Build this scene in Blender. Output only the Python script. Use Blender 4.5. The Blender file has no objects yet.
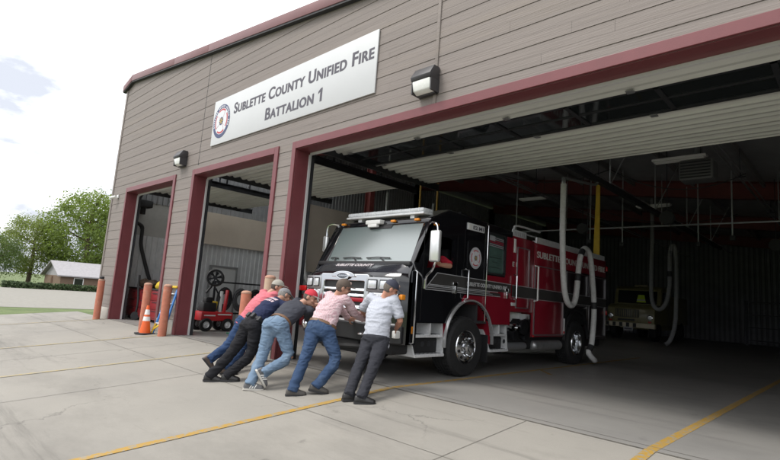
import bpy, bmesh, math, random
from mathutils import Vector, Matrix, noise
from mathutils.bvhtree import BVHTree
R = math.radians
V = Vector
rnd = random.Random(7)
SC = bpy.context.scene
COL = SC.collection

# ------------------------------------------------------------------ materials
MATS = {}
def mat(name, color, rough=.5, metal=0., spec=.5, var=None, bump=None, coat=0., dirt=None, stretch=(1, 1, 1)):
    """Principled material; var=(scale, amount) tone variation, bump=(scale, strength), dirt=(colour, scale, amount)."""
    if name in MATS: return MATS[name]
    m = bpy.data.materials.new(name); m.use_nodes = True
    nt = m.node_tree; N = nt.nodes; L = nt.links
    b = N['Principled BSDF']
    b.inputs['Base Color'].default_value = (*color, 1)
    b.inputs['Roughness'].default_value = rough
    b.inputs['Metallic'].default_value = metal
    b.inputs['Specular IOR Level'].default_value = spec
    b.inputs['Coat Weight'].default_value = coat
    b.inputs['Coat Roughness'].default_value = .05
    if var or bump or dirt:
        tc = N.new('ShaderNodeTexCoord'); mp = N.new('ShaderNodeMapping')
        mp.inputs['Scale'].default_value = stretch
        L.new(tc.outputs['Object'], mp.inputs['Vector'])
    cur = None
    if var:
        n = N.new('ShaderNodeTexNoise'); n.inputs['Scale'].default_value = var[0]; n.inputs['Detail'].default_value = 6
        n.inputs['Roughness'].default_value = .65
        L.new(mp.outputs[0], n.inputs['Vector'])
        mx = N.new('ShaderNodeMix'); mx.data_type = 'RGBA'
        a = var[1]
        mx.inputs['A'].default_value = (*[max(0, c*(1-a)) for c in color], 1)
        mx.inputs['B'].default_value = (*[min(1, c*(1+a)) for c in color], 1)
        rp = N.new('ShaderNodeMapRange'); rp.inputs['From Min'].default_value = .3; rp.inputs['From Max'].default_value = .7
        L.new(n.outputs['Fac'], rp.inputs['Value']); L.new(rp.outputs[0], mx.inputs['Factor'])
        cur = mx.outputs['Result']
    if dirt:
        n = N.new('ShaderNodeTexNoise'); n.inputs['Scale'].default_value = dirt[1]; n.inputs['Detail'].default_value = 8
        n.inputs['Roughness'].default_value = .7
        L.new(mp.outputs[0], n.inputs['Vector'])
        rp = N.new('ShaderNodeMapRange'); rp.inputs['From Min'].default_value = .52; rp.inputs['From Max'].default_value = .75
        rp.inputs['To Max'].default_value = dirt[2]
        L.new(n.outputs['Fac'], rp.inputs['Value'])
        mx = N.new('ShaderNodeMix'); mx.data_type = 'RGBA'
        L.new(rp.outputs[0], mx.inputs['Factor'])
        if cur: L.new(cur, mx.inputs['A'])
        else: mx.inputs['A'].default_value = (*color, 1)
        mx.inputs['B'].default_value = (*dirt[0], 1)
        cur = mx.outputs['Result']
    if cur: L.new(cur, b.inputs['Base Color'])
    if bump:
        n = N.new('ShaderNodeTexNoise'); n.inputs['Scale'].default_value = bump[0]; n.inputs['Detail'].default_value = 5
        L.new(mp.outputs[0], n.inputs['Vector'])
        bp = N.new('ShaderNodeBump'); bp.inputs['Strength'].default_value = bump[1]; bp.inputs['Distance'].default_value = .02
        L.new(n.outputs['Fac'], bp.inputs['Height']); L.new(bp.outputs[0], b.inputs['Normal'])
    MATS[name] = m
    return m

# ------------------------------------------------------------------ mesh builder
def frame_of(d):
    d = V(d).normalized()
    a = V((0, 0, 1)) if abs(d.z) < .9 else V((1, 0, 0))
    u = a.cross(d).normalized(); return u, d.cross(u).normalized(), d

class MB:
    def __init__(self): self.bm = bmesh.new()
    def face(self, vs):
        try: return self.bm.faces.new(vs)
        except ValueError: return None
    def hexa(self, P, bev=0, seg=2):
        b = self.bm; v = [b.verts.new(p) for p in P]
        fs = [b.faces.new([v[i] for i in q]) for q in ((0,3,2,1),(4,5,6,7),(0,1,5,4),(1,2,6,5),(2,3,7,6),(3,0,4,7))]
        if bev:
            es = list({e for f in fs for e in f.edges})
            bmesh.ops.bevel(b, geom=es, offset=bev, segments=seg, profile=.5, affect='EDGES')
        return self
    def box(self, x0, x1, y0, y1, z0, z1, bev=0, seg=2):
        x0, x1 = sorted((x0, x1)); y0, y1 = sorted((y0, y1)); z0, z1 = sorted((z0, z1))
        return self.hexa([(x0,y0,z0),(x1,y0,z0),(x1,y1,z0),(x0,y1,z0),(x0,y0,z1),(x1,y0,z1),(x1,y1,z1),(x0,y1,z1)], bev, seg)
    def bar(self, p0, p1, w, h, up=(0,0,1), bev=0):
        p0 = V(p0); p1 = V(p1); d = (p1-p0).normalized(); u = V(up)
        s = d.cross(u)
        if s.length < 1e-4: s = d.cross(V((1,0,0)))
        s.normalize(); t = s.cross(d).normalized(); s = s*w/2; t = t*h/2
        return self.hexa([p0-s-t, p0+s-t, p1+s-t, p1-s-t, p0-s+t, p0+s+t, p1+s+t, p1-s+t], bev)
    def cyl(self, p0, p1, r0, r1=None, seg=16, cap=True):
        r1 = r0 if r1 is None else r1
        p0 = V(p0); p1 = V(p1); u, w, d = frame_of(p1-p0); b = self.bm
        A = [b.verts.new(p0+(u*math.cos(a)+w*math.sin(a))*r0) for a in [2*math.pi*i/seg for i in range(seg)]]
        B = [b.verts.new(p1+(u*math.cos(a)+w*math.sin(a))*r1) for a in [2*math.pi*i/seg for i in range(seg)]]
        for i in range(seg): self.face([A[i], A[(i+1)%seg], B[(i+1)%seg], B[i]])
        if cap: self.face(A[::-1]); self.face(B)
        return self
    def lathe(self, c, axis, prof, seg=32):
        """prof: list of (radius, height along axis)"""
        c = V(c); u, w, d = frame_of(axis); b = self.bm; rings = []
        for r, h in prof:
            if r < 1e-5: rings.append([b.verts.new(c+d*h)])
            else: rings.append([b.verts.new(c+d*h+(u*math.cos(2*math.pi*i/seg)+w*math.sin(2*math.pi*i/seg))*r) for i in range(seg)])
        for A, B in zip(rings, rings[1:]):
            for i in range(seg):
                j = (i+1) % seg
                if len(A) == 1 and len(B) == 1: continue
                if len(A) == 1: self.face([A[0], B[j], B[i]])
                elif len(B) == 1: self.face([A[i], A[j], B[0]])
                else: self.face([A[i], A[j], B[j], B[i]])
        return self
    def tube(self, pts, r, seg=8, cap=True, smooth=0, rib=0, ell=None):
        """sweep along pts; r number or list; ell=(u vector, ratio list) for elliptical rings"""
        pts = [V(p) for p in pts]
        rr = list(r) if isinstance(r, (list, tuple)) else [r]*len(pts)
        if smooth: pts, rr = catmull(pts, rr, smooth)
        if rib: rr = [x*(1+(rib if i % 2 else 0)) for i, x in enumerate(rr)]
        b = self.bm; rings = []; pu = None
        for i, p in enumerate(pts):
            d = (pts[min(i+1, len(pts)-1)]-pts[max(i-1, 0)])
            if d.length < 1e-7: d = V((0,0,1))
            d.normalize()
            if pu is None: u, w, _ = frame_of(d)
            else:
                u = (pu-d*pu.dot(d))
                if u.length < 1e-6: u, w, _ = frame_of(d)
                u.normalize(); w = d.cross(u)
            pu = u
            rings.append([b.verts.new(p+(u*math.cos(2*math.pi*k/seg)+w*math.sin(2*math.pi*k/seg))*rr[i]) for k in range(seg)])
        for A, B in zip(rings, rings[1:]):
            for k in range(seg): self.face([A[k], A[(k+1)%seg], B[(k+1)%seg], B[k]])
        if cap: self.face(rings[0][::-1]); self.face(rings[-1])
        return self
    def loft(self, rings, cap=True):
        b = self.bm; RR = [[b.verts.new(p) for p in r] for r in rings]; n = len(RR[0])
        for A, B in zip(RR, RR[1:]):
            for k in range(n): self.face([A[k], A[(k+1)%n], B[(k+1)%n], B[k]])
        if cap: self.face(RR[0][::-1]); self.face(RR[-1])
        return self
    def sph(self, c, r, seg=16, rot=None):
        r = (r, r, r) if isinstance(r, (int, float)) else r
        m = Matrix.Translation(V(c))
        if rot is not None: m = m @ rot.to_4x4()
        m = m @ Matrix.Diagonal((*r, 1))
        bmesh.ops.create_uvsphere(self.bm, u_segments=seg, v_segments=max(6, seg*2//3), radius=1, matrix=m); return self
    def prism(self, pts, vec, bev=0):
        b = self.bm; vec = V(vec)
        A = [b.verts.new(V(p)) for p in pts]; B = [b.verts.new(V(p)+vec) for p in pts]; n = len(A)
        fs = [self.face(A[::-1]), self.face(B)]+[self.face([A[i], A[(i+1)%n], B[(i+1)%n], B[i]]) for i in range(n)]
        if bev:
            es = list({e for f in fs if f for e in f.edges})
            bmesh.ops.bevel(b, geom=es, offset=bev, segments=2, profile=.5, affect='EDGES')
        return self
    def quad(self, *p): self.face([self.bm.verts.new(q) for q in p]); return self
    def mesh(self, me, mw):
        t = me.copy(); t.transform(mw); self.bm.from_mesh(t); bpy.data.meshes.remove(t); return self
    def plate(self, outlines, o, u, v, t0, t1, bev=0):
        """2-D outlines (first one outer, others holes) filled and given thickness t0..t1 along u x v"""
        o = V(o); u = V(u).normalized(); v = V(v).normalized(); n = u.cross(v)
        me = fill2d(outlines, (t1-t0)/2, bev)
        c = o+n*(t0+t1)/2
        mw = Matrix(((u.x, v.x, n.x, c.x), (u.y, v.y, n.y, c.y), (u.z, v.z, n.z, c.z), (0, 0, 0, 1)))
        self.mesh(me, mw); bpy.data.meshes.remove(me); return self
    def build(self, name, m, parent=None, local=False, smooth=True, angle=29, recalc=True):
        bm = self.bm
        if recalc: bmesh.ops.recalc_face_normals(bm, faces=bm.faces)
        me = bpy.data.meshes.new(name); bm.to_mesh(me); bm.free()
        if parent is not None and not local: me.transform(Matrix.Translation(-world_loc(parent)))
        for mm in (m if isinstance(m, (list, tuple)) else [m]): me.materials.append(mm)
        if smooth:
            me.shade_smooth(); me.set_sharp_from_angle(angle=R(angle))
        o = bpy.data.objects.new(name, me); COL.objects.link(o)
        if parent is not None: o.parent = parent
        return o

def world_loc(o):
    p = V((0, 0, 0))
    while o is not None: p += o.location; o = o.parent
    return p

def catmull(pts, rr, n):
    P = [pts[0]]+pts+[pts[-1]]; Q = [rr[0]]+rr+[rr[-1]]; out = []; ro = []
    for i in range(1, len(P)-2):
        for k in range(n):
            t = k/n; a, b, c, d = P[i-1:i+3]
            out.append(.5*((2*b)+(c-a)*t+(2*a-5*b+4*c-d)*t*t+(3*b-a-3*c+d)*t**3))
            ro.append(Q[i]*(1-t)+Q[i+1]*t)
    out.append(P[-2]); ro.append(Q[-2]); return out, ro

def curve_mesh(cu):
    o = bpy.data.objects.new('tmp', cu); COL.objects.link(o)
    dg = bpy.context.evaluated_depsgraph_get()
    me = bpy.data.meshes.new_from_object(o.evaluated_get(dg))
    bpy.data.objects.remove(o); bpy.data.curves.remove(cu); return me

def fill2d(outlines, half, bev=0):
    cu = bpy.data.curves.new('tmp', 'CURVE'); cu.dimensions = '2D'; cu.fill_mode = 'BOTH'
    cu.extrude = max(half-bev, 0); cu.bevel_depth = bev; cu.bevel_resolution = 1
    for ol in outlines:
        s = cu.splines.new('POLY'); s.points.add(len(ol)-1); s.use_cyclic_u = True
        for p, q in zip(s.points, ol): p.co = (q[0], q[1], 0, 1)
    return curve_mesh(cu)

def text_mesh(s, size=1., small=False, bold=0., ext=.002, space=1.):
    cu = bpy.data.curves.new('tmp', 'FONT'); cu.body = s; cu.size = size; cu.offset = bold; cu.extrude = ext
    cu.space_character = space
    if small:
        cu.small_caps_scale = .76
        for f in cu.body_format: f.use_small_caps = True
    return curve_mesh(cu)

def lettering(s, m, parent, o, u, v, width, height, name='lettering', small=False, bold=.012, ext=.002, shear=0., double=0., space=1.):
    """flat letters: lower-left corner o, along u (width) and v (height of a capital)"""
    me = text_mesh(s, 1, small, bold, .5, space)
    xs = [p.co.x for p in me.vertices]; ys = [p.co.y for p in me.vertices]
    x0, x1, y0, y1 = min(xs), max(xs), min(ys), max(ys)
    for p in me.vertices:
        p.co.x = (p.co.x-x0)/(x1-x0)*width; p.co.y = (p.co.y-y0)/(y1-y0)*height; p.co.z = p.co.z*2*ext
        p.co.x += shear*p.co.y
    u = V(u).normalized(); v = V(v).normalized(); n = u.cross(v); c = V(o)
    mb = MB(); M4 = Matrix(((u.x,v.x,n.x,c.x),(u.y,v.y,n.y,c.y),(u.z,v.z,n.z,c.z),(0,0,0,1)))
    mb.mesh(me, M4)
    if double:
        for q in (.5, 1.): mb.mesh(me, Matrix.Translation(u*double*q*height+n*.0006*q+v*height*.012*q) @ M4)
    bpy.data.meshes.remove(me)
    return mb.build(name, m, parent, smooth=False, recalc=False)

def tag(o, label=None, cat=None, group=None, kind=None):
    if label: o['label'] = label
    if cat: o['category'] = cat
    if group: o['group'] = group
    if kind: o['kind'] = kind
    return o
def thing(name, loc, label, cat, group=None, rz=0):
    o = bpy.data.objects.new(name, None); COL.objects.link(o); o.location = loc; o.rotation_euler = (0, 0, rz)
    o.empty_display_size = .2
    return tag(o, label, cat, group)
def copy_tree(o, parent=None):
    kids = list(o.children)
    c = o.copy(); COL.objects.link(c); c.parent = parent
    for k in kids: copy_tree(k, c)
    return c
def circ(cx, cy, rx, ry=None, n=32, a0=0, a1=360):
    ry = rx if ry is None else ry
    full = abs(a1-a0) >= 360
    return [(cx+rx*math.cos(R(a0+(a1-a0)*i/(n if full else n-1))), cy+ry*math.sin(R(a0+(a1-a0)*i/(n if full else n-1)))) for i in range(n)]
def rect(x0, y0, x1, y1, r=0, n=4):
    if not r: return [(x0,y0),(x1,y0),(x1,y1),(x0,y1)]
    out = []
    for cx, cy, a in ((x1-r,y0+r,-90),(x1-r,y1-r,0),(x0+r,y1-r,90),(x0+r,y0+r,180)):
        out += [(cx+r*math.cos(R(a+90*i/n)), cy+r*math.sin(R(a+90*i/n))) for i in range(n+1)]
    return out
def maltese(cx, cy, r):
    pts = []
    for k in range(4):
        a = 90*k
        for t in range(-34, 35, 4):
            pts.append((cx+r*math.cos(R(a+t)), cy+r*math.sin(R(a+t))))
        pts.append((cx+r*.30*math.cos(R(a+45)), cy+r*.30*math.sin(R(a+45))))
    return pts

# ------------------------------------------------------------------ palette
SIDING = [mat('siding_paint_%d' % i, c, .72, var=(2.5,.09), bump=(9,.3), stretch=(.22,1,6), dirt=((.235,.195,.158),.7,.5)) for i, c in enumerate(((.200,.172,.158), (.194,.167,.153), (.206,.177,.162)))]
TRIM = mat('burgundy_steel', (.152,.038,.044), .45, var=(3,.08), bump=(60,.03))
def concrete(name, base, patch, stain, crack=True):
    """poured concrete: pour-to-pour mottling, worn patches, oil and rust spots, fine speckle and a few cracks"""
    m = bpy.data.materials.new(name); m.use_nodes = True; nt = m.node_tree; N = nt.nodes; L = nt.links; MATS[name] = m
    b = N['Principled BSDF']; b.inputs['Roughness'].default_value = .86
    tc = N.new('ShaderNodeTexCoord')
    def noise_(sc, det, ro, lo, hi, off=(0,0,0), st=(1,1,1)):
        mp = N.new('ShaderNodeMapping'); mp.inputs['Location'].default_value = off; mp.inputs['Scale'].default_value = st; L.new(tc.outputs['Object'], mp.inputs[0])
        n = N.new('ShaderNodeTexNoise'); n.inputs['Scale'].default_value = sc; n.inputs['Detail'].default_value = det; n.inputs['Roughness'].default_value = ro; L.new(mp.outputs[0], n.inputs['Vector'])
        r = N.new('ShaderNodeMapRange'); r.inputs['From Min'].default_value = lo; r.inputs['From Max'].default_value = hi; L.new(n.outputs['Fac'], r.inputs['Value']); return r.outputs[0], n
    def mix(fac, A, B, amt=1.):
        x = N.new('ShaderNodeMix'); x.data_type = 'RGBA'
        mm = N.new('ShaderNodeMath'); mm.operation = 'MULTIPLY'; mm.inputs[1].default_value = amt; L.new(fac, mm.inputs[0]); L.new(mm.outputs[0], x.inputs['Factor'])
        if isinstance(A, tuple): x.inputs['A'].default_value = (*A, 1)
        else: L.new(A, x.inputs['A'])
        x.inputs['B'].default_value = (*B, 1); return x.outputs['Result']
    f1, _ = noise_(.55, 7, .62, .35, .68)
    c = mix(f1, base, patch)
    f2, _ = noise_(.28, 9, .72, .50, .68, (7,3,0), (.5,1,1)); c = mix(f2, c, stain, .85)
    f3, _ = noise_(2.6, 5, .6, .66, .74, (1,9,0)); c = mix(f3, c, tuple(x*.55 for x in stain), .55)
    f4, n4 = noise_(90, 3, .6, .35, .7); c = mix(f4, c, tuple(x*.72 for x in base), .35)
    f5, _ = noise_(1.1, 8, .75, .56, .74, (3,1,5), (.10,1.6,1)); c = mix(f5, c, tuple(x*.6 for x in stain), .75)   # scuffs left by tyres
    if crack:
        mp = N.new('ShaderNodeMapping'); L.new(tc.outputs['Object'], mp.inputs[0])
        _, nd = noise_(1.4, 5, .6, 0, 1); ad = N.new('ShaderNodeVectorMath'); ad.operation = 'ADD'; sc = N.new('ShaderNodeVectorMath'); sc.operation = 'SCALE'; sc.inputs['Scale'].default_value = .9
        L.new(nd.outputs['Color'], sc.inputs[0]); L.new(mp.outputs[0], ad.inputs[0]); L.new(sc.outputs[0], ad.inputs[1])
        vo = N.new('ShaderNodeTexVoronoi'); vo.feature = 'DISTANCE_TO_EDGE'; vo.inputs['Scale'].default_value = .23; L.new(ad.outputs[0], vo.inputs['Vector'])
        r = N.new('ShaderNodeMapRange'); r.inputs['From Min'].default_value = .0; r.inputs['From Max'].default_value = .0045; r.inputs['To Min'].default_value = 1; r.inputs['To Max'].default_value = 0; L.new(vo.outputs['Distance'], r.inputs['Value'])
        f6, _ = noise_(.2, 2, .5, .5, .6, (2,8,1)); mu = N.new('ShaderNodeMath'); mu.operation = 'MULTIPLY'; L.new(r.outputs[0], mu.inputs[0]); L.new(f6, mu.inputs[1])
        c = mix(mu.outputs[0], c, (.07,.065,.058), .5)
    L.new(c, b.inputs['Base Color'])
    bp = N.new('ShaderNodeBump'); bp.inputs['Strength'].default_value = .16; bp.inputs['Distance'].default_value = .01; L.new(n4.outputs['Fac'], bp.inputs['Height']); L.new(bp.outputs[0], b.inputs['Normal'])
    return m
CONC = concrete('apron_concrete', (.284,.267,.236), (.240,.227,.203), (.155,.146,.130))
STEEL = mat('dark_steel', (.05,.052,.058), .5, .6, var=(5,.2))
GALV = mat('galvanised', (.42,.43,.44), .38, .75, var=(6,.12))
BLACKP = mat('black_paint', (.007,.0072,.009), .12, coat=.6, var=(2,.2))
BLACKM = mat('black_plastic', (.018,.018,.02), .6, bump=(80,.05))
REDP = mat('fire_red_paint', (.25,.010,.024), .28, coat=.6, var=(2,.06))
CHROME = mat('chrome', (.78,.79,.80), .12, 1.)
ALU = mat('brushed_aluminium', (.72,.73,.74), .4, .25, var=(20,.12), bump=(90,.1))
WHITEM = mat('white_enamel', (.72,.72,.70), .4, var=(4,.04))
AMBER = mat('amber_lens', (.75,.26,.02), .2)
REDL = mat('red_lens', (.45,.01,.012), .15)
RUBBER = mat('tyre_rubber', (.014,.014,.015), .82, var=(9,.3), bump=(40,.15))
GLASSD = mat('tinted_glass', (.012,.015,.016), .06, spec=.6)
YELLOW = mat('yellow_plastic', (.62,.42,.02), .5)
ORANGE = mat('bollard_orange', (.42,.145,.088), .7, var=(7,.14), dirt=((.48,.30,.22),5,.7), bump=(40,.1))
WHITE = mat('white_vinyl', (.54,.55,.565), .5, var=(1.5,.02))
INK = mat('sign_ink', (.075,.07,.09), .6)
SILVER = mat('silver_tape', (.55,.56,.58), .3, .3)
HOSEM = mat('exhaust_hose_fabric', (.56,.56,.55), .75, var=(14,.12))

# ================================================================== SETTING
SLOPE = .08
def gz(x, y):
    a = 0. if y >= 0 else SLOPE*max(y, -12.)
    k = min(1., max(0., (-21.6-x)/13.))          # the lot falls away to the street on the left
    return a*(1-k)-1.1*k

def sheet(name, xs, ys, dz, m, kind='structure'):
    mb = MB(); b = mb.bm
    G = [[b.verts.new((x, y, gz(x, y)+dz)) for x in xs] for y in ys]
    for j in range(len(ys)-1):
        for i in range(len(xs)-1): b.faces.new([G[j][i], G[j][i+1], G[j+1][i+1], G[j+1][i]])
    return tag(mb.build(name, m, smooth=False, recalc=False), kind=kind)

GRASS = mat('lawn_grass', (.085,.12,.035), .95, var=(1.2,.3), bump=(60,.5), dirt=((.20,.17,.10),.25,.6))
far = [-900,-300,-120,-60,-34.6,-30,-26,-21.6,14,40,120,400,900]
sheet('ground', far, [-900,-300,-60,-12,0,36,80,200,500,900], -.012, GRASS)
APR = mat('apron_concrete', (0,0,0))
sheet('apron', [-21.6, -8, 14], [-12, -6, 0], 0, APR)
GRAVEL = mat('pale_gravel', (.22,.21,.185), .95, var=(3,.12), bump=(70,.4))
sheet('road', [-91, -60, -42], [-60, 0, 60], .004, GRAVEL)
# the floor of the bays: darker sealed concrete with tyre polish
FLOOR = concrete('bay_floor_concrete', (.29,.28,.262), (.24,.232,.22), (.14,.137,.132), False); FLOOR.node_tree.nodes['Principled BSDF'].inputs['Roughness'].default_value = .4
sheet('bay_floor', [-19.3, 12], [0, 36], .004, FLOOR)
# sawn joints and the yellow lane lines
JOINT = mat('joint_sealant', (.135,.125,.108), .9, var=(3,.4))
mb = MB()
def strip(mb, x0, y0, x1, y1, w, dz, n=10):
    d = V((x1-x0, y1-y0, 0)).normalized(); s = V((-d.y, d.x, 0))*w/2
    for i in range(n):
        a = i/n; b = (i+1)/n
        A = V((x0+(x1-x0)*a, y0+(y1-y0)*a, 0)); B = V((x0+(x1-x0)*b, y0+(y1-y0)*b, 0))
        q = [A-s, B-s, B+s, A+s]
        mb.quad(*[(p.x, p.y, gz(p.x, p.y)+dz) for p in q])
for x in (-3.05, -8.1, -11.5, -15.6, .9, 4.6, 9.): strip(mb, x, -12, x, -.03, .010, .003)
for y in (-1.66, -4.7, -8.): strip(mb, -21.5, y, 14, y, .009, .003)
tag(mb.build('expansion_joint', JOINT, smooth=False, recalc=False), kind='structure')
mb = MB(); strip(mb, -19.2, -.005, 11, -.005, .03, .006); strip(mb, -19.2, .16, 11, .16, .012, .007)
tag(mb.build('threshold_strip', JOINT, smooth=False, recalc=False), kind='structure')
# worn yellow paint
ym = bpy.data.materials.new('worn_yellow_paint'); ym.use_nodes = True; nt = ym.node_tree
b = nt.nodes['Principled BSDF']; b.inputs['Roughness'].default_value = .7
n = nt.nodes.new('ShaderNodeTexNoise'); n.inputs['Scale'].default_value = 7; n.inputs['Detail'].default_value = 9; n.inputs['Roughness'].default_value = .75
tc = nt.nodes.new('ShaderNodeTexCoord'); nt.links.new(tc.outputs['Object'], n.inputs['Vector'])
cr = nt.nodes.new('ShaderNodeValToRGB'); cr.color_ramp.elements[0].position = .40; cr.color_ramp.elements[1].position = .62
cr.color_ramp.elements[0].color = (.36,.215,.035,1); cr.color_ramp.elements[1].color = (.25,.225,.175,1)
cr.color_ramp.elements[0].position = .50; cr.color_ramp.elements[1].position = .57; n.inputs['Scale'].default_value = 16
nt.links.new(n.outputs['Fac'], cr.inputs[0]); nt.links.new(cr.outputs[0], b.inputs['Base Color'])
yf = ym.copy(); yf.name = 'faded_yellow_paint'; q = [n for n in yf.node_tree.nodes if n.type == 'VALTORGB'][0].color_ramp.elements; q[0].color = (.35,.265,.10,1); q[1].color = (.27,.25,.20,1); q[0].position = .42; q[1].position = .54
for x0, y0, x1, y1, w in ((-5.32,-12,-5.29,-.02,.105), (-5.29,-.02,-5.5,12,.10), (-1.66,-12,-1.68,-.01,.11), (-1.68,-.01,-1.72,14,.11), (-9.86,-12,-9.9,-.02,.10), (-9.9,-.02,-9.95,12,.10), (-13.1,-12,-13.15,-.02,.10), (-18.1,-12,-18.1,-.05,.10), (-5.38,4.9,-4.85,4.35,.08)):
    mb = MB(); strip(mb, x0, y0, x1, y1, w, .0065, 14)
    tag(mb.build('yellow_line', yf if x0 < -9 else ym, smooth=False, recalc=False), kind='structure')

# ================================================================== FIRE STATION
XL, XR, YB = -19.5, 12., 36.
def roof(x): return 8.36-.12*(x+18.9) if x > -18.9 else 8.36+.27*(x+18.9)
st = thing('fire_station', (0, 0, 0), 'long taupe clapboard fire station with burgundy trim and open bay doors', 'fire station')
OPEN = [(-18.09,-14.16), (-13.1,-9.02), (-8.51, 2.0), (3.0, 10.5)]      # outer edge of each door surround; last bay is unseen, added to let in daylight
ZO = 4.38
# clapboard courses: real lapped boards, cut round the openings and along the roof slope
mb = MB()
z0s = .153
courses = [.36]+[z0s+.3125*k for k in range(1, 28)]
seams = [-12.87, -4.8]
TONE = [0]
brd = random.Random(21)
def board(x0, x1, za, zb, dd=.006):
    """one board of the cladding between two heights, its top cut by the roof line"""
    xs = [x0, x1]
    if x0 < -18.9 < x1: xs = [x0, -18.9, x1]
    for a, c in zip(xs, xs[1:]):
        ra, rc = roof(a), roof(c)
        if ra <= za and rc <= za: continue
        def clipx(z):                      # where the roof crosses this height
            return a+(z-ra)/(rc-ra)*(c-a) if abs(rc-ra) > 1e-6 else a
        poly = []
        lo_a, lo_c = a, c
        if ra < za: lo_a = clipx(za)
        if rc < za: lo_c = clipx(za)
        poly = [(lo_a, za), (lo_c, za)]
        if rc >= zb: poly.append((c, zb))
        else:
            if rc > za: poly.append((c, rc))
            if ra > zb: poly.append((clipx(zb), zb))
        if ra >= zb: poly.append((a, zb))
        else:
            if rc > zb and ra < zb: poly.append((clipx(zb), zb))
            if ra > za: poly.append((a, ra))
        h = zb-za
        dep = lambda z: (-.013 if dd < .004 else -.0105)+dd*(z-za)/h
        F = [mb.bm.verts.new((x, dep(z), z)) for x, z in poly]; fc_ = mb.face(F)
        if fc_: fc_.material_index = TONE[0]
        B = [mb.bm.verts.new((x, .0, z)) for x, z in poly[:2]]
        mb.face([F[0], F[1], B[1], B[0]])
for k, zc in enumerate(courses):
    nz = courses[k+1] if k+1 < len(courses) else zc+.3125
    for (za, zb, gap) in ((zc+.003, zc+.1565, 0), (zc+.157, nz-.0025, 0)) if nz-zc > .3 else ((zc, nz-.0025, 0),):
        cuts = [XL]; lastcuts = []; tones = []
        spans = []
        x = XL
        for o0, o1 in OPEN:
            if za < ZO:
                spans.append((x, o0)); x = o1
        spans.append((x, XR))
        out = []
        for s0, s1 in spans:
            for s in seams:
                if s0 < s < s1: out.append((s0, s-.013)); s0 = s+.013
            out.append((s0, s1))
        for s0, s1 in out:
            zb2 = zb
            pos = s0; first = True
            while pos < s1-.01:
                e = min(s1, pos+(brd.uniform(.8,3.6) if first and s1-s0 > 3.7 else 3.66)); first = False
                if s1-e < .35: e = s1
                if zb2 < nz-.05: lastcuts.append(e) ; TONE[0] = brd.choice((0,0,1,2)); tones.append(TONE[0])
                board(pos, e-(.0025 if e < s1 else 0), za, zb2, .0035 if zb2 < nz-.05 else .0045); pos = e
        if za < ZO < zb:
            for o0, o1 in OPEN: board(o0, o1, ZO+.002, zb)
mb.build('front_wall', SIDING, st, smooth=False, recalc=False)
# solid wall behind the boards, with the three openings and the added bay
inn = [(-17.98,-14.3), (-12.96,-9.16), (-8.39, 1.88), (3.12, 10.38)]; ZI = 4.23
ol = [(XL+.02,0)]
for a, c in inn: ol += [(a,0), (a,ZI), (c,ZI), (c,0)]
ol += [(XR,0), (XR,roof(XR)-.03), (-18.9,8.33), (XL+.02, roof(XL)-.03)]
WALLB = mat('wall_lining', (.42,.41,.39), .8, var=(2,.1))
mb = MB(); mb.plate([ol], (0,0,0), (1,0,0), (0,0,1), -.34, -.004); mb.build('wall_core', WALLB, st, smooth=False)
# concrete stem wall under the boards
mb = MB()
for a, c in ((XL-.03,-18.1), (-14.15,-13.11), (-9.01,-8.52), (2.01, 2.99), (10.51, XR)): mb.box(a, c, -.06, .0-.002, -.04, .352, .012)
mb.build('foundation', mat('stem_wall_concrete', (.40,.385,.35), .9, var=(4,.15), bump=(40,.2), dirt=((.25,.23,.2),3,.6)), st)
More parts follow.
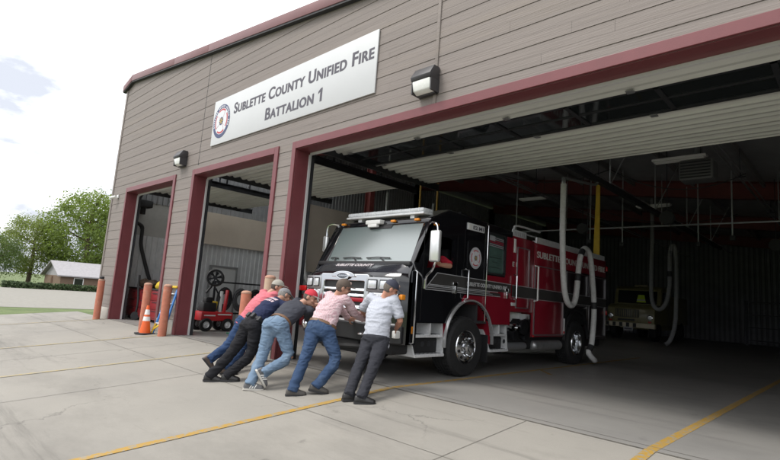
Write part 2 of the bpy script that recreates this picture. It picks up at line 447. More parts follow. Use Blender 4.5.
# surrounds: front trim and deep steel reveal
for (o0, o1), (i0, i1) in zip(OPEN, inn):
    mb = MB()
    mb.box(o0, i0, -.045, -.003, 0, ZO, .006); mb.box(i1, o1, -.045, -.003, 0, ZO, .006)
    mb.box(i0+.001, i1-.001, -.045, -.003, ZI, ZO-.001, .006)
    mb.box(i0+.001, i0+.012, -.002, .355, 0, ZI-.013); mb.box(i1-.012, i1-.001, -.002, .355, 0, ZI-.013)
    mb.box(i0+.001, i1-.001, -.002, .355, ZI-.012, ZI-.001)
    mb.build('door_surround', TRIM, st, angle=20)
    # pale weather seal and dark track at the back of the reveal
    mb = MB(); mb.box(i0+.012, i0+.05, .30, .345, 0, ZI-.05); mb.box(i1-.05, i1-.012, .30, .345, 0, ZI-.05); mb.box(i0+.05, i1-.05, .30, .345, ZI-.06, ZI-.014)
    mb.build('weather_seal', mat('pale_seal', (.50,.50,.50), .6), st)
    # raised overhead door lying under the roof on its two tracks
    d = MB()
    main = i0 > -9
    y0, y1 = (.74, 4.15) if main else (.62, 4.2)
    zd = 4.40
    def ribs(ya, yb):
        n = 0; y = ya; pts = []
        prof = [(0,0),(.05,0),(.075,.030),(.11,.052),(.20,.052),(.235,.030),(.26,0),(.32,0),(.35,.030),(.385,.052),(.40,.052),(.45,0)]
        while y < yb-.02:
            for dy, dz in prof[:-1]:
                if y+dy < yb: pts.append((y+dy, zd+dz))
            y += .45
        pts.append((yb, zd))
        for (a, za), (b, zb) in zip(pts, pts[1:]):
            d.quad((i0+.05, a, za), (i1-.05, a, za), (i1-.05, b, zb), (i0+.05, b, zb))
        d.box(i0+.05, i1-.05, ya, yb, zd+.056, zd+.07)
    if main: ribs(y0, 1.2); ribs(2.2, y1)
    else: ribs(y0, y1)
    od = d.build('overhead_door', mat('door_panel_enamel', (.54,.55,.51), .45, var=(2,.08), dirt=((.3,.28,.24),1.5,.5), stretch=(.3,1,1)), st, smooth=False)
    if main:
        wf = MB()
        for x in [i0+.05+k*(i1-i0-.1)/8 for k in range(9)]: wf.box(x-.035, x+.035, 1.2, 2.2, zd, zd+.045)
        wf.box(i0+.05, i1-.05, 1.2, 1.26, zd, zd+.046); wf.box(i0+.05, i1-.05, 2.14, 2.2, zd, zd+.046)
        wf.box(i0+.05, i1-.05, 1.66, 1.70, zd+.002, zd+.043)
        wf.build('window_frame', STEEL, od)
        g = MB(); g.box(i0+.05, i1-.05, 1.27, 2.13, zd+.018, zd+.026)
        g.build('pane', GLASSD, od)
    for k in range(6):
        x = i0+.3+k*(i1-i0-.6)/5
        for y in ((1.17, 2.23) if main else ()): h = MB(); h.box(x-.05, x+.05, y-.05, y+.05, zd-.012, zd+.002); h.build('hinge', GALV, od, smooth=False)
    for x, s in ((i0+.05, -1), (i1-.05, 1)):
        t = MB()
        t.box(x+s*.0, x+s*.07, .37, .43, 0, 4.15)
        t.tube([(x+s*.035, .40, 4.05), (x+s*.035, .46, 4.26), (x+s*.035, .62, 4.36)], .035, 6)
        t.box(x-.02+s*.03, x+.02+s*.03, .6, y1+.5, 4.30, 4.46)
        t.box(x-.06+s*.03, x+.06+s*.03, .6, y1+.5, 4.45, 4.47)
        for y in (1.6, 3.2, y1+.3): t.box(x-.02+s*.06, x+.02+s*.06, y-.02, y+.02, 4.45, 5.6)
        t.build('door_track', STEEL, st)
    s = MB(); s.cyl((i0, .62, 4.85), (i1, .62, 4.85), .018); 
    for k in range(1, 4): 
        x = i0+(i1-i0)*k/4; s.cyl((x-.45, .62, 4.85), (x+.45, .62, 4.85), .06, seg=12); s.box(x-.02, x+.02, .4, .66, 4.6, 5.1)
    s.build('spring_shaft', STEEL, st)
# edges, battens, eaves
mb = MB(); mb.box(XL-.05, XL+.09, -.035, -.004-.02+.02, .33, roof(XL)-.02, .006); mb.box(XL-.05, XL-.004, -.004, .1, .33, roof(XL)-.02)
mb.build('corner_trim', SIDING[0], st)
mb = MB(); mb.box(-12.895, -12.845, -.006, -.0045, ZO+.01, roof(-12.87)-.02); mb.build('seam_backing', BLACKM, st, smooth=False)
mb = MB(); mb.box(-4.83, -4.77, -.03, -.003, ZO+.002, roof(-4.8)-.01, .005); mb.build('batten', SIDING[2], st)
EAVE = mat('weathered_burgundy_flashing', (.165,.068,.071), .5, var=(3,.1))
for xa, xb in ((-19.72,-18.9), (-18.9,-15.2), (-15.2,-12.9), (-12.9,-6.), (-6.,.5), (.5,6), (6,XR+.15)):
    z_a, z_b = roof(xa), roof(xb); g = .004
    mb = MB(); mb.hexa([(xa+g,-.13,z_a+.03),(xb-g,-.13,z_b+.03),(xb-g,.0,z_b+.03),(xa+g,.0,z_a+.03),(xa+g,-.13,z_a+.26),(xb-g,-.13,z_b+.26),(xb-g,.0,z_b+.26),(xa+g,.0,z_a+.26)], .008)
    mb.build('fascia', EAVE, st)
mb = MB()
for xa, xb in ((-19.7,-18.9), (-18.9,XR+.1)):
    mb.hexa([(xa,-.115,roof(xa)-.015),(xb,-.115,roof(xb)-.015),(xb,-.005,roof(xb)-.015),(xa,-.005,roof(xa)-.015),(xa,-.115,roof(xa)+.028),(xb,-.115,roof(xb)+.028),(xb,-.005,roof(xb)+.028),(xa,-.005,roof(xa)+.028)])
mb.build('eave_shadow', BLACKM, st, smooth=False)  # black strip in place of the shadow line under the fascia
mb = MB()
SKY = [(-18.85,-15.0), (-14.4,-10.8)]  # unseen roof openings, added to brighten the left bays
def slab(mb, xa, xb, ya, yb, t0=.02, t1=.24):
    mb.hexa([(xa,ya,roof(xa)+t0),(xb,ya,roof(xb)+t0),(xb,yb,roof(xb)+t0),(xa,yb,roof(xa)+t0),(xa,ya,roof(xa)+t1),(xb,ya,roof(xb)+t1),(xb,yb,roof(xb)+t1),(xa,yb,roof(xa)+t1)])
slab(mb, -19.7, -18.9, .002, YB+.2); slab(mb, -18.9, XR+.1, .002, 1.5); slab(mb, -18.9, XR+.1, 6.8, YB+.2)
slab(mb, -18.9, SKY[0][0], 1.5, 6.8); slab(mb, SKY[0][1], SKY[1][0], 1.5, 6.8); slab(mb, SKY[1][1], XR+.1, 1.5, 6.8)
mb.build('roof', mat('roof_underside_sheet', (.30,.30,.305), .6, var=(1.5,.15)), st, smooth=False)
tm_ = bpy.data.materials.new('translucent_sheet'); tm_.use_nodes = True; nt = tm_.node_tree
tr = nt.nodes.new('ShaderNodeBsdfTranslucent'); tr.inputs[0].default_value = (.8,.82,.82,1); nt.links.new(tr.outputs[0], nt.nodes['Material Output'].inputs[0])
for a, c in SKY:
    mb = MB(); slab(mb, a+.002, c-.002, 1.502, 6.798, .12, .124); mb.build('added_skylight', tm_, st, smooth=False)  # translucent panel over the added opening
# outer and inner skins of the left wall, the right wall and the back wall
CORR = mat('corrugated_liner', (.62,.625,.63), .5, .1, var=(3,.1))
def corrugated(mb, p, u, L, z0, z1, pitch=.2, d=.035, n=None):
    p = V(p); u = V(u).normalized(); nrm = u.cross(V((0,0,1)))
    pts = []; s = 0
    while s < L:
        for a, h in ((0,0),(.5,0),(.58,1),(.9,1)):
            if s+a*pitch < L: pts.append((s+a*pitch, h*d))
        s += pitch
    pts.append((L, 0))
    for (a, ha), (b, hb) in zip(pts, pts[1:]):
        A = p+u*a+nrm*ha; B = p+u*b+nrm*hb
        mb.quad((A.x,A.y,z0), (B.x,B.y,z0), (B.x,B.y,z1), (A.x,A.y,z1))
mb = MB()
for k in range(25):
    za = .36+k*.3125; mb.box(XL-.012, XL, .1, YB, za+.006, za+.305)
mb.build('side_wall', SIDING, st, smooth=False)
mb = MB(); mb.box(XL+.02, XL+.2, .345, YB, 0, 8.15); mb.build('wall_core', WALLB, st, smooth=False)
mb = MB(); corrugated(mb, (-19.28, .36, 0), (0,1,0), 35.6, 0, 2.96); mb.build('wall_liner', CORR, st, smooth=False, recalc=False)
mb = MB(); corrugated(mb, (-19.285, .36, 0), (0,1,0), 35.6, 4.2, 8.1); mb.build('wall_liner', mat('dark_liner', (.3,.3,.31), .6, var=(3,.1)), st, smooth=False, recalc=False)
TAN = mat('tan_wallboard', (.60,.515,.43), .8, var=(1.2,.06))
mb = MB(); mb.box(-19.27, -19.17, 2.6, 7.4, 2.96, 4.25); mb.box(-19.27, -19.16, 7.4, 15, 2.3, 5.5); mb.build('wallboard', TAN, st, smooth=False)
mb = MB(); mb.box(XR-.2, XR, .345, YB, 0, 4.6); mb.build('side_wall', mat('pale_wall', (.5,.5,.48), .7), st, smooth=False)
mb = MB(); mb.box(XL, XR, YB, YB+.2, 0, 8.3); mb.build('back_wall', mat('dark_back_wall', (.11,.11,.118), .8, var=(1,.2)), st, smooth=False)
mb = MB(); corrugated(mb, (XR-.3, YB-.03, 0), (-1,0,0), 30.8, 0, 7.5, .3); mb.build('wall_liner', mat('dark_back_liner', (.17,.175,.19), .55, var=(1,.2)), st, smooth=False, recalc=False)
# white service door in the left wall
dm = MB(); dm.box(-19.24, -19.16, 3.9, 4.95, 0.01, 2.06, .01); dr = dm.build('service_door', mat('door_white', (.55,.55,.54), .5, var=(3,.05)), st)
dm = MB(); dm.sph((-19.12, 4.82, 1.0), .04); dm.build('handle', STEEL, dr)
dm = MB(); dm.box(-19.25,-19.14,3.82,3.899,0,2.14); dm.box(-19.25,-19.14,4.951,5.03,0,2.14); dm.box(-19.25,-19.14,3.899,4.951,2.062,2.14); dm.build('door_frame', mat('door_frame_grey',(.25,.25,.25),.5), dr, smooth=False)
# red primed steel frames: columns and rafters
FR = mat('red_oxide_steel', (.13,.026,.022), .6, var=(4,.15))
for yf in (8., 16., 24., 32.):
    mb = MB()
    for x in (-19.0, -14.6 if yf < 10 else -19.0, 11.6):
        mb.box(x-.13, x+.13, yf-.012, yf+.012, 0, roof(x)-.3); mb.box(x-.15, x-.13, yf-.12, yf+.12, 0, roof(x)-.3); mb.box(x+.13, x+.15, yf-.12, yf+.12, 0, roof(x)-.3)
    for dz, w in ((0, .12), (-.62, .12)):
        xa, xb = -18.9, 11.7
        mb.hexa([(xa,yf-w,roof(xa)+dz-.02),(xb,yf-w,roof(xb)+dz-.02),(xb,yf+w,roof(xb)+dz-.02),(xa,yf+w,roof(xa)+dz-.02),(xa,yf-w,roof(xa)+dz),(xb,yf-w,roof(xb)+dz),(xb,yf+w,roof(xb)+dz),(xa,yf+w,roof(xa)+dz)])
    mb.hexa([(xa,yf-.01,roof(xa)-.61),(xb,yf-.01,roof(xb)-.61),(xb,yf+.01,roof(xb)-.61),(xa,yf+.01,roof(xa)-.61),(xa,yf-.01,roof(xa)-.03),(xb,yf-.01,roof(xb)-.03),(xb,yf+.01,roof(xb)-.03),(xa,yf+.01,roof(xa)-.03)])
    mb.build('steel_frame', FR, st, smooth=False)
# purlins along the roof and a white service pipe
mb = MB()
for x in [-18+2.2*k for k in range(14)]: mb.box(x-.035, x+.035, .4, YB, roof(x)-.2, roof(x)-.012)
mb.build('purlin', mat('purlin_steel', (.20,.19,.185), .6), st, smooth=False)
# ================================================================== SIGN, LAMPS
sg = thing('station_sign', (-9.2, -.03, 5.5), 'long white banner sign reading Sublette County Unified Fire Battalion 1', 'sign')
mb = MB(); mb.box(-12.23, -6.16, -.045, -.02, 4.89, 6.09, .004); mb.build('sign_board', WHITE, sg)
lettering('Sublette County Unified Fire', INK, sg, (-11.18,-.046,5.55), (1,0,0), (0,0,1), 4.93, .28, small=True, bold=.016, double=.055, space=1.07)
lettering('Battalion', INK, sg, (-9.70,-.046,5.08), (1,0,0), (0,0,1), 1.76, .28, small=True, bold=.016, double=.055, space=1.07)
mb = MB(); mb.plate([[(-7.725,5.08),(-7.660,5.08),(-7.660,5.36),(-7.710,5.36),(-7.790,5.30),(-7.790,5.25),(-7.725,5.285)]], (0,-.046,0), (1,0,0), (0,0,1), -.002, .002); mb.build('lettering', INK, sg, smooth=False)
NAVY = mat('emblem_navy', (.035,.05,.13), .5); ERED = mat('emblem_red', (.42,.02,.03), .5); EGREY = mat('emblem_grey', (.42,.43,.46), .5)
def emblem(parent, o, u, v, r, sx=1., dark=False):
    """round fire department badge: navy ring, white disc, red maltese cross with a small centre"""
    S = lambda pts: [(x*sx, y) for x, y in pts]
    mb = MB(); mb.plate([S(circ(0,0,r)), S(circ(0,0,r*.78))], o, u, v, .0, .004); e = mb.build('emblem', EGREY if dark else NAVY, parent, smooth=False)
    mb = MB(); mb.plate([S(circ(0,0,r*.779))], o, u, v, .0, .003); mb.build('disc', mat('emblem_white', (.62,.63,.66), .5), e, smooth=False)
    mb = MB(); mb.plate([S(maltese(0,0,r*.74))], o, u, v, .003, .005); mb.build('cross_border', ERED, e, smooth=False)
    mb = MB(); mb.plate([S(maltese(0,0,r*.64))], o, u, v, .005, .007); mb.build('cross', mat('emblem_white',(0,0,0)), e, smooth=False)
    mb = MB(); mb.plate([S(circ(0,0,r*.24))], o, u, v, .007, .009); mb.build('centre', NAVY, e, smooth=False)
    mb = MB()
    for k in range(3):
        a = R(90+120*k); mb.plate([S([(-.03*r,-.2*r),(.03*r,-.2*r),(.03*r,.2*r),(-.03*r,.2*r)])], V(o), V(u)*math.cos(a)+V(v)*math.sin(a), -V(u)*math.sin(a)+V(v)*math.cos(a), .009, .011)
    mb.build('tools', mat('emblem_gold', (.5,.36,.10), .5), e, smooth=False)
    # marks of the lettering round the rim
    mb = MB()
    for k in range(26):
        a = R(200-k*8.8); a2 = a-.08
        P = [(math.cos(t)*q*r*sx, math.sin(t)*q*r) for t, q in ((a,.83),(a2,.83),(a2,.94),(a,.94))]
        if k not in (8, 15, 22): mb.plate([P], o, u, v, .004, .0055)
    mb.build('rim_mark', mat('emblem_white',(0,0,0)), e, smooth=False)
    return e
emblem(sg, (-11.77,-.046,5.485), (1,0,0), (0,0,1), .445, .94)

LENS = mat('lamp_lens', (.72,.73,.70), .25, var=(30,.06))
def wall_lamp(x, z, label):
    t = thing('wall_lamp', (x, 0, z), label, 'wall lamp', 'lamps on the station front')
    mb = MB()
    mb.prism([(-.20,-.02,.0),(-.20,-.02,.22),(-.20,-.16,.22),(-.20,-.26,.06),(-.20,-.24,.0)], (.40,0,0), .01)
    mb.box(-.20,-.178,-.22,-.02,-.2,.0); mb.box(.178,.20,-.22,-.02,-.2,.0); mb.box(-.178,.178,-.1,-.02,-.215,-.18)
    mb.build('housing', mat('bronze_housing', (.035,.033,.036), .45), t, local=True)
    mb = MB(); mb.prism([(-.176,-.03,-.002),(-.176,-.235,-.004),(-.176,-.20,-.16),(-.176,-.12,-.20),(-.176,-.03,-.178)], (.352,0,0), .012)
    mb.build('lens', LENS, t, local=True)
    return t
w = wall_lamp(-4.92, 4.74, 'dark wall lamp with a white lens above the truck bay, right of the banner')
w2 = copy_tree(w); w2.location = (-13.78, 0, 4.76); w2['label'] = 'small dark wall lamp between the two narrow bay doors, below the banner'
# small security camera on the left corner
cam_t = thing('security_camera', (-18.85, 0, 4.15), 'little pale security camera high on the left end of the clapboard wall', 'camera')
mb = MB(); mb.box(-.06,.06,-.05,-.017,-.06,.06,.01); mb.tube([(0,-.04,0),(0,-.1,-.04),(-.02,-.14,-.03)], .015); mb.build('bracket', WHITEM, cam_t, local=True)
mb = MB(); mb.cyl((.08,-.12,-.02), (-.2,-.2,-.05), .045, .05); mb.build('camera_body', WHITEM, cam_t, local=True)
mb = MB(); mb.cyl((-.2,-.2,-.05), (-.215,-.204,-.052), .036); mb.build('lens', BLACKM, cam_t, local=True)

# ================================================================== FIRE ENGINE
XS, XO = -5.5, -8.05                     # near (driver) side and far side planes
XC = (XS+XO)/2
fe = thing('fire_engine', (XC, 2.1, 0), 'black over red fire engine being pushed nose out of the wide bay', 'fire engine')
def side(outlines, t0, t1, name, m, parent, far=False, bev=0, mb=None):
    """plate on the side of the truck, outlines in (y, z); t measured outwards from the near side plane"""
    b = mb or MB()
    if far:
        b.plate([[(-p[0], p[1]) for p in o] for o in outlines], (XO, 0, 0), (0,-1,0), (0,0,1), t0, t1, bev)
    else: b.plate(outlines, (XS, 0, 0), (0,1,0), (0,0,1), t0, t1, bev)
    return b if mb else b.build(name, m, parent)
ARC = [(2.26+.76*math.cos(R(a)), .6+.79*math.sin(R(a))) for a in range(152, 26, -6)]
cab_ol = [(.47,.60),(.72,.60),(.72,.96)]+[(1.40,.96)]+ARC+[(3.00,.96),(3.72,.96),(3.72,2.93),(1.45,3.0),(1.12,2.84),(.95,2.76),(.56,1.97),(.47,1.72)]
dwin = [(.90,1.90),(1.64,1.98),(1.64,2.46),(1.56,2.50),(1.14,2.50),(1.05,2.42)]
rwin = rect(2.80,1.99,3.42,2.76,.05)
cwin = rect(2.08,1.83,2.62,2.56,.06)
for far in (False, True):
    side([cab_ol, dwin, rwin], -.05, 0, 'cab_side', BLACKP, fe, far)
    # red lower paint of the cab, swept up behind the rear door
    red_ol = [(1.96,1.395)]+[(p[0], p[1]+.006) for p in ARC if p[0] > 2.0]+[(3.01,.965),(3.715,.965),(3.715,2.80),(3.50,2.80),(3.46,1.93),(2.76,1.93),(2.76,1.50),(2.05,1.50)]
    side([red_ol], .0, .004, 'lower_paint', REDP, fe, far)
    # crew door window blanked in black, rear window with its flag header
    side([cwin], 0, .008, 'crew_window', BLACKM if far else mat('black_gloss_panel', (.012,.012,.014), .1, spec=.7), fe, far)
    g = side([rwin], -.035, -.028, 'rear_window', mat('green_tinted_glass', (.075,.13,.115), .12, spec=.7, var=(3,.15)), fe, far)
side([rect(2.76,1.95,3.46,2.80,.06), rwin], .004, .014, 'window_seal', BLACKM, fe)
# flag header of the rear window: grey and red bars
hd = side([[(2.81,2.56),(3.41,2.50),(3.41,2.74),(2.81,2.755)]], -.027, -.02, 'flag_header', mat('flag_black', (.03,.03,.035), .4), fe)
fb = MB(); fr = MB()
for k in range(6):
    z = 2.535+k*.036
    b = fr if k in (2, 3) else fb
    b.plate([[(2.84,z),(3.39,z-.02),(3.39,z-.003),(2.84,z+.017)]], (XS,0,0), (0,1,0), (0,0,1), -.02, -.016)
fb.plate([[(2.84,2.65),(3.05,2.64),(3.05,2.74),(2.84,2.75)]], (XS,0,0), (0,1,0), (0,0,1), -.016, -.013)
fb.build('stripe', mat('flag_grey', (.35,.36,.38), .5), hd, smooth=False); fr.build('red_stripe', mat('flag_red', (.4,.03,.06), .5), hd, smooth=False)
# dim notice in the rear window
nb = MB()
for z, a, b in ((2.30,2.9,3.3),(2.21,3.0,3.2),(2.10,2.9,3.3)): nb.plate([[(a,z),(b,z),(b,z+.016),(a,z+.016)]], (XS,0,0), (0,1,0), (0,0,1), -.027, -.025)
nb.build('notice', mat('notice_grey', (.03,.05,.045), .5), fe, smooth=False)
# nose: swept corner cab front in rings
def ring(z, off, y0, w):
    pts = [(-8.05+w,.56),(-8.05+w,.47+off),(-7.96+w,.32+off),(-7.78+w*.7,.24+off),(-7.4,.21+off),(-6.15,.21+off),(-5.77-w*.7,.24+off),(-5.59-w,.32+off),(-5.5-w,.47+off),(-5.5-w,.56)]
    return [(x, min(y,.56), z) for x, y in pts]
mb = MB(); mb.loft([ring(.60,0,0,0), ring(1.06,0,0,0), ring(1.62,0,0,0), ring(1.70,.02,0,.005), ring(1.76,.07,0,.01)])
mb.build('nose', BLACKP, fe, angle=25)
hood_m = mat('hood_paint', (.022,.023,.030), .16, coat=.7)
mb = MB(); mb.loft([ring(1.762,.075,0,.015), ring(1.86,.18,0,.03), ring(1.965,.325,0,.05)]); mb.build('hood', hood_m, fe, angle=40)
lettering('SUBLETTE COUNTY', mat('hood_letters', (.55,.50,.52), .5), fe, (-7.30,.375,1.868), (1,0,0), (0,.145,.105), .98, .075, bold=.02, ext=.006)
# cowl under the windscreen, roof, pillars, windscreen
mb = MB(); mb.box(-8.0,-5.55,.50,.62,1.90,1.975,.02); mb.build('cowl', BLACKM, fe)
def wpt(x, s, off=0): # point on the windscreen plane, s from 0 sill to 1 header
    return V((x, .575+.375*s-off*.9, 1.955+.765*s+off*.42))
mb = MB()
mb.hexa([wpt(-7.79,0),wpt(-5.60,0),wpt(-5.60,0)+V((0,.03,0)),wpt(-7.79,0)+V((0,.03,0)),wpt(-7.83,1),wpt(-5.66,1),wpt(-5.66,1)+V((0,.03,0)),wpt(-7.83,1)+V((0,.03,0))])
gm = bpy.data.materials.new('windscreen_glass'); gm.use_nodes = True; nt = gm.node_tree
pb = nt.nodes['Principled BSDF']; pb.inputs['Base Color'].default_value = (.135,.17,.17,1); pb.inputs['Roughness'].default_value = .2; pb.inputs['Specular IOR Level'].default_value = .8; pb.inputs['Coat Weight'].default_value = 1; pb.inputs['Coat Roughness'].default_value = .22; pb.inputs['Coat IOR'].default_value = 2.0
mb.build('windscreen', gm, fe, smooth=False)
mb = MB()
for xa, xb, xc, xd in ((-8.05,-7.79,-8.05,-7.83), (-5.60,-5.5,-5.66,-5.5)):
    mb.hexa([wpt(xa,0,.012),wpt(xb,0,.012),wpt(xb,0)+V((0,.1,0)),wpt(xa,0)+V((0,.1,0)),wpt(xc,1,.012),wpt(xd,1,.012),wpt(xd,1)+V((0,.1,0)),wpt(xc,1)+V((0,.1,0))], .01)
mb.hexa([wpt(-7.80,.965,.010),wpt(-5.64,.965,.010),wpt(-5.64,.965)+V((0,.05,0)),wpt(-7.80,.965)+V((0,.05,0)),wpt(-7.83,1.05,.012),wpt(-5.66,1.05,.012),wpt(-5.66,1.05)+V((0,.06,0)),wpt(-7.83,1.05)+V((0,.06,0))])
mb.build('windscreen_pillar', BLACKP, fe)
mb = MB(); mb.prism([(XO+.01,.93,2.70),(XO+.01,.95,2.79),(XO+.01,1.12,2.86),(XO+.01,1.45,3.02),(XO+.01,3.70,2.95),(XO+.01,3.70,2.85),(XO+.01,1.0,2.70)], (2.53,0,0), .02)
mb.build('cab_roof', BLACKP, fe)
# cab inside, dark, with seat backs and a dashboard
INT = mat('cab_interior', (.03,.03,.033), .8)
mb = MB(); mb.box(XO+.06,XS-.06,.62,3.68,.97,1.02); mb.box(XO+.06,XS-.06,2.55,2.6,1.02,2.85); mb.box(XO+.06,XS-.06,3.66,3.71,.97,2.85); mb.box(XO+.1,XS-.1,.64,.95,1.02,1.80,.04)
for x in (-6.05,-7.5): mb.box(x-.24,x+.24,1.35,1.9,1.02,1.42,.05); mb.box(x-.24,x+.24,1.86,2.0,1.42,2.35,.05)
mb.box(-7.35,-6.3,1.0,2.5,1.02,1.7,.04)
mb.build('cab_interior', INT, fe)
mb = MB(); mb.tube([(-6.0+.2*math.cos(R(a)), .98+.09*math.sin(R(a)), 1.80+.18*math.sin(R(a))) for a in range(0, 361, 20)], .016, 6); mb.build('steering_wheel', BLACKM, fe)
# wipers and the black mirror under the camera box
for x0, x1 in ((-7.72,-7.50), (-7.35,-6.85), (-6.7,-6.1)):
    mb = MB(); p0 = wpt(x0,.10,.02); p1 = wpt(x1,.10,.02); mb.tube([p0, (p0+p1)/2+V((0,-.004,.012)), p1], .011, 6)
    q = wpt(x1-.05,-.02,.03); mb.tube([q, (p0*.4+p1*.6)], .012, 6); mb.build('wiper', BLACKM, fe)

mb = MB(); mb.hexa([wpt(-6.98,.88,.022),wpt(-6.42,.88,.012),wpt(-6.42,.88,.002),wpt(-6.98,.88,.002),wpt(-7.06,.975,.014),wpt(-6.40,.975,.014),wpt(-6.40,.975,.002),wpt(-7.06,.975,.002)]); mb.build('visor', BLACKM, fe, smooth=False)
lb = MB(); lb.box(-7.06,-6.66,.83,1.0,2.72,2.80,.015); lb.box(-6.98,-6.74,.82,.9,2.66,2.72,.01); lb.build('camera_box', WHITEM, fe)
# light bar
mb = MB(); mb.box(-7.72,-5.70,.94,1.24,2.91,2.99,.03,3); br = mb.build('light_bar', mat('lightbar_lens', (.66,.68,.70), .12, spec=.8, var=(14,.18)), fe)
mb = MB(); mb.box(-7.74,-5.68,.93,1.25,2.868,2.908,.01); 
for x in (-7.4,-6.0): mb.box(x-.05,x+.05,1.0,1.2,2.76,2.87)
mb.build('base', ALU, br)
mb = MB()
for k in range(9): x = -7.6+k*.225; mb.box(x-.008,x+.008,.935,1.0,2.92,2.985)
mb.build('divider', ALU, br, smooth=False)
for x, y, z in ((-7.78,.92,2.745), (-7.05,.915,2.745), (-6.74,.915,2.745), (-6.38,.915,2.745), (-5.80,.92,2.745)):
    mb = MB(); mb.box(x-.055,x+.055,y-.035,y+.02,z-.005,z+.04,.012); mb.build('marker_lamp', AMBER, fe)
mb = MB(); mb.box(XS-.01,XS+.03,1.02,1.14,2.66,2.70,.01); mb.build('marker_lamp', AMBER, fe)
# grille
DARKG = mat('grille_black', (.012,.012,.013), .5)
mb = MB(); mb.plate([rect(-7.40,1.06,-6.12,1.70,.05), rect(-7.31,1.12,-6.21,1.60,.03)], (0,.21,0), (1,0,0), (0,0,1), 0, .075, .012); gr = mb.build('grille_frame', CHROME, fe)
mb = MB(); mb.box(-7.31,-6.21,.185,.208,1.12,1.60); mb.build('grille_mesh', DARKG, gr)
mb = MB()
for z, h in ((1.46,.05),(1.36,.055),(1.16,.06)): mb.hexa([(-7.31,.20,z-h/2),(-6.21,.20,z-h/2),(-6.21,.20,z+h/2),(-7.31,.20,z+h/2),(-7.31,.145,z-h/2-.02),(-6.21,.145,z-h/2-.02),(-6.21,.155,z+h/2-.02),(-7.31,.155,z+h/2-.02)], .008)
mb.build('grille_bar', CHROME, gr)
mb = MB(); mb.box(-7.29,-6.23,.15,.2,1.235,1.305,.01); mb.build('red_bar', mat('dark_red_bar', (.30,.012,.02), .3), gr)
mb = MB(); mb.plate([[(-7.05+.0,1.66)]+[(-6.76+.30*math.cos(R(a)), 1.665+.085*math.sin(R(a))) for a in range(175,4,-10)]+[(-6.47,1.66)]], (0,.135,0), (1,0,0), (0,0,1), 0, .03, .008); mb.build('grille_crown', CHROME, gr)
mb = MB(); mb.plate([circ(-6.76,1.668,.17,.062), circ(-6.76,1.668,.14,.046)], (0,.105,0), (1,0,0), (0,0,1), .0, .014, .004); bd = mb.build('badge', CHROME, gr)
mb = MB(); mb.plate([circ(-6.76,1.668,.139,.045)], (0,.105,0), (1,0,0), (0,0,1), .0, .008); mb.build('badge_face', mat('badge_dark', (.10,.11,.13), .25, .6), bd)
mb = MB()
for k in range(7): x = -6.86+k*.033; mb.plate([[(x,1.66),(x+.02,1.66),(x+.024,1.69),(x+.004,1.69)]], (0,.105,0), (1,0,0), (0,0,1), .008, .011)
mb.build('badge_mark', CHROME, bd, smooth=False)
# headlamps: bezel, two square lamps each, warning lamp below, amber wraparound
LAMPG = mat('headlamp_glass', (.62,.64,.66), .08, .3, spec=.9)
for s in (-1, 1):
    xc = XC+s*.86
    yaw = Matrix.Rotation(R(9*s), 3, 'Z')
    def P(x, y, z): return V((xc, .235, 0))+yaw @ V((x, y, 0))+V((0,0,z))
    def lbox(mb, x0, x1, y0, y1, z0, z1, bev=0):
        return mb.hexa([P(x0,y0,z0),P(x1,y0,z0),P(x1,y1,z0),P(x0,y1,z0),P(x0,y0,z1),P(x1,y0,z1),P(x1,y1,z1),P(x0,y1,z1)], bev)
    mb = MB(); lbox(mb,-.27,.27,-.075,.03,1.42,1.67,.02); hb = mb.build('headlamp_bezel', mat('bezel_silver', (.36,.37,.38), .3, .7), fe)
    for x in (-.125, .125):
        mb = MB(); lbox(mb,x-.10,x+.10,-.082,-.07,1.465,1.63,.012); hh = mb.build('headlamp', DARKG, hb)
        mb = MB(); lbox(mb,x-.085,x+.085,-.092,-.083,1.48,1.615,.012); mb.build('lens', LAMPG, hh)
    mb = MB(); lbox(mb,-.26,.2,-.06,.03,1.20,1.39,.02); wl = mb.build('warning_lamp', mat('warning_lamp_clear', (.5,.51,.53), .1, .5, var=(30,.3)), fe)
    mb = MB(); lbox(mb,-.28,.22,-.04,.03,1.175,1.415,.01); mb.build('rim', CHROME, wl)
    mb = MB()
    xx = XC+s*1.215; mb.box(xx-.02, xx+.05, .33, .42, 1.32, 1.41, .015) if s > 0 else mb.box(xx-.05, xx+.02, .33, .42, 1.32, 1.41, .015)
    mb.build('turn_signal', AMBER, fe)
    mb = MB(); mb.box(xx-.05, xx-.0, .27, .40, 1.27, 1.42, .015) if s > 0 else mb.box(xx, xx+.05, .27, .40, 1.27, 1.42, .015)
    mb.build('signal_base', CHROME, fe)
# bumper with chrome caps, tow eyes, step lamp and hose tray
def bring(z, o=0): return [(x, min(y, .5), z) for x, y in [(XO+.02+o,.5),(XO+.02+o,.38),(-7.85,.18+o),(-7.5,.13+o),(-6.05,.13+o),(-5.70,.18+o),(XS-.02-o,.38),(XS-.02-o,.5)]]
mb = MB(); mb.loft([bring(.60,.02), bring(.62), bring(.88), bring(.90,.02)]); bp = mb.build('bumper', mat('bumper_black', (.016,.016,.018), .35), fe, angle=25)
mb = MB(); mb.loft([bring(.902,.03), bring(.93,.03)]); mb.build('bumper_tread', ALU, bp)
for x in (-7.45,-6.1):
    mb = MB(); mb.tube([(x-.08,.14,.72),(x-.08,.05,.72),(x,.02,.72),(x+.08,.05,.72),(x+.08,.14,.72)], .022, 8, smooth=3); mb.build('tow_eye', CHROME, bp)
for x in (-7.75,-5.82):
    mb = MB(); mb.lathe((x,.16,.75), (0,-1,0), [(0,0),(.085,0),(.085,.05),(.05,.075),(0,.085)], 20); mb.build('fog_lamp', CHROME, bp)
mb = MB(); mb.box(XS-.11,XS-.03,.25,.37,.70,.82,.015); mb.build('step_lamp', WHITEM, fe)
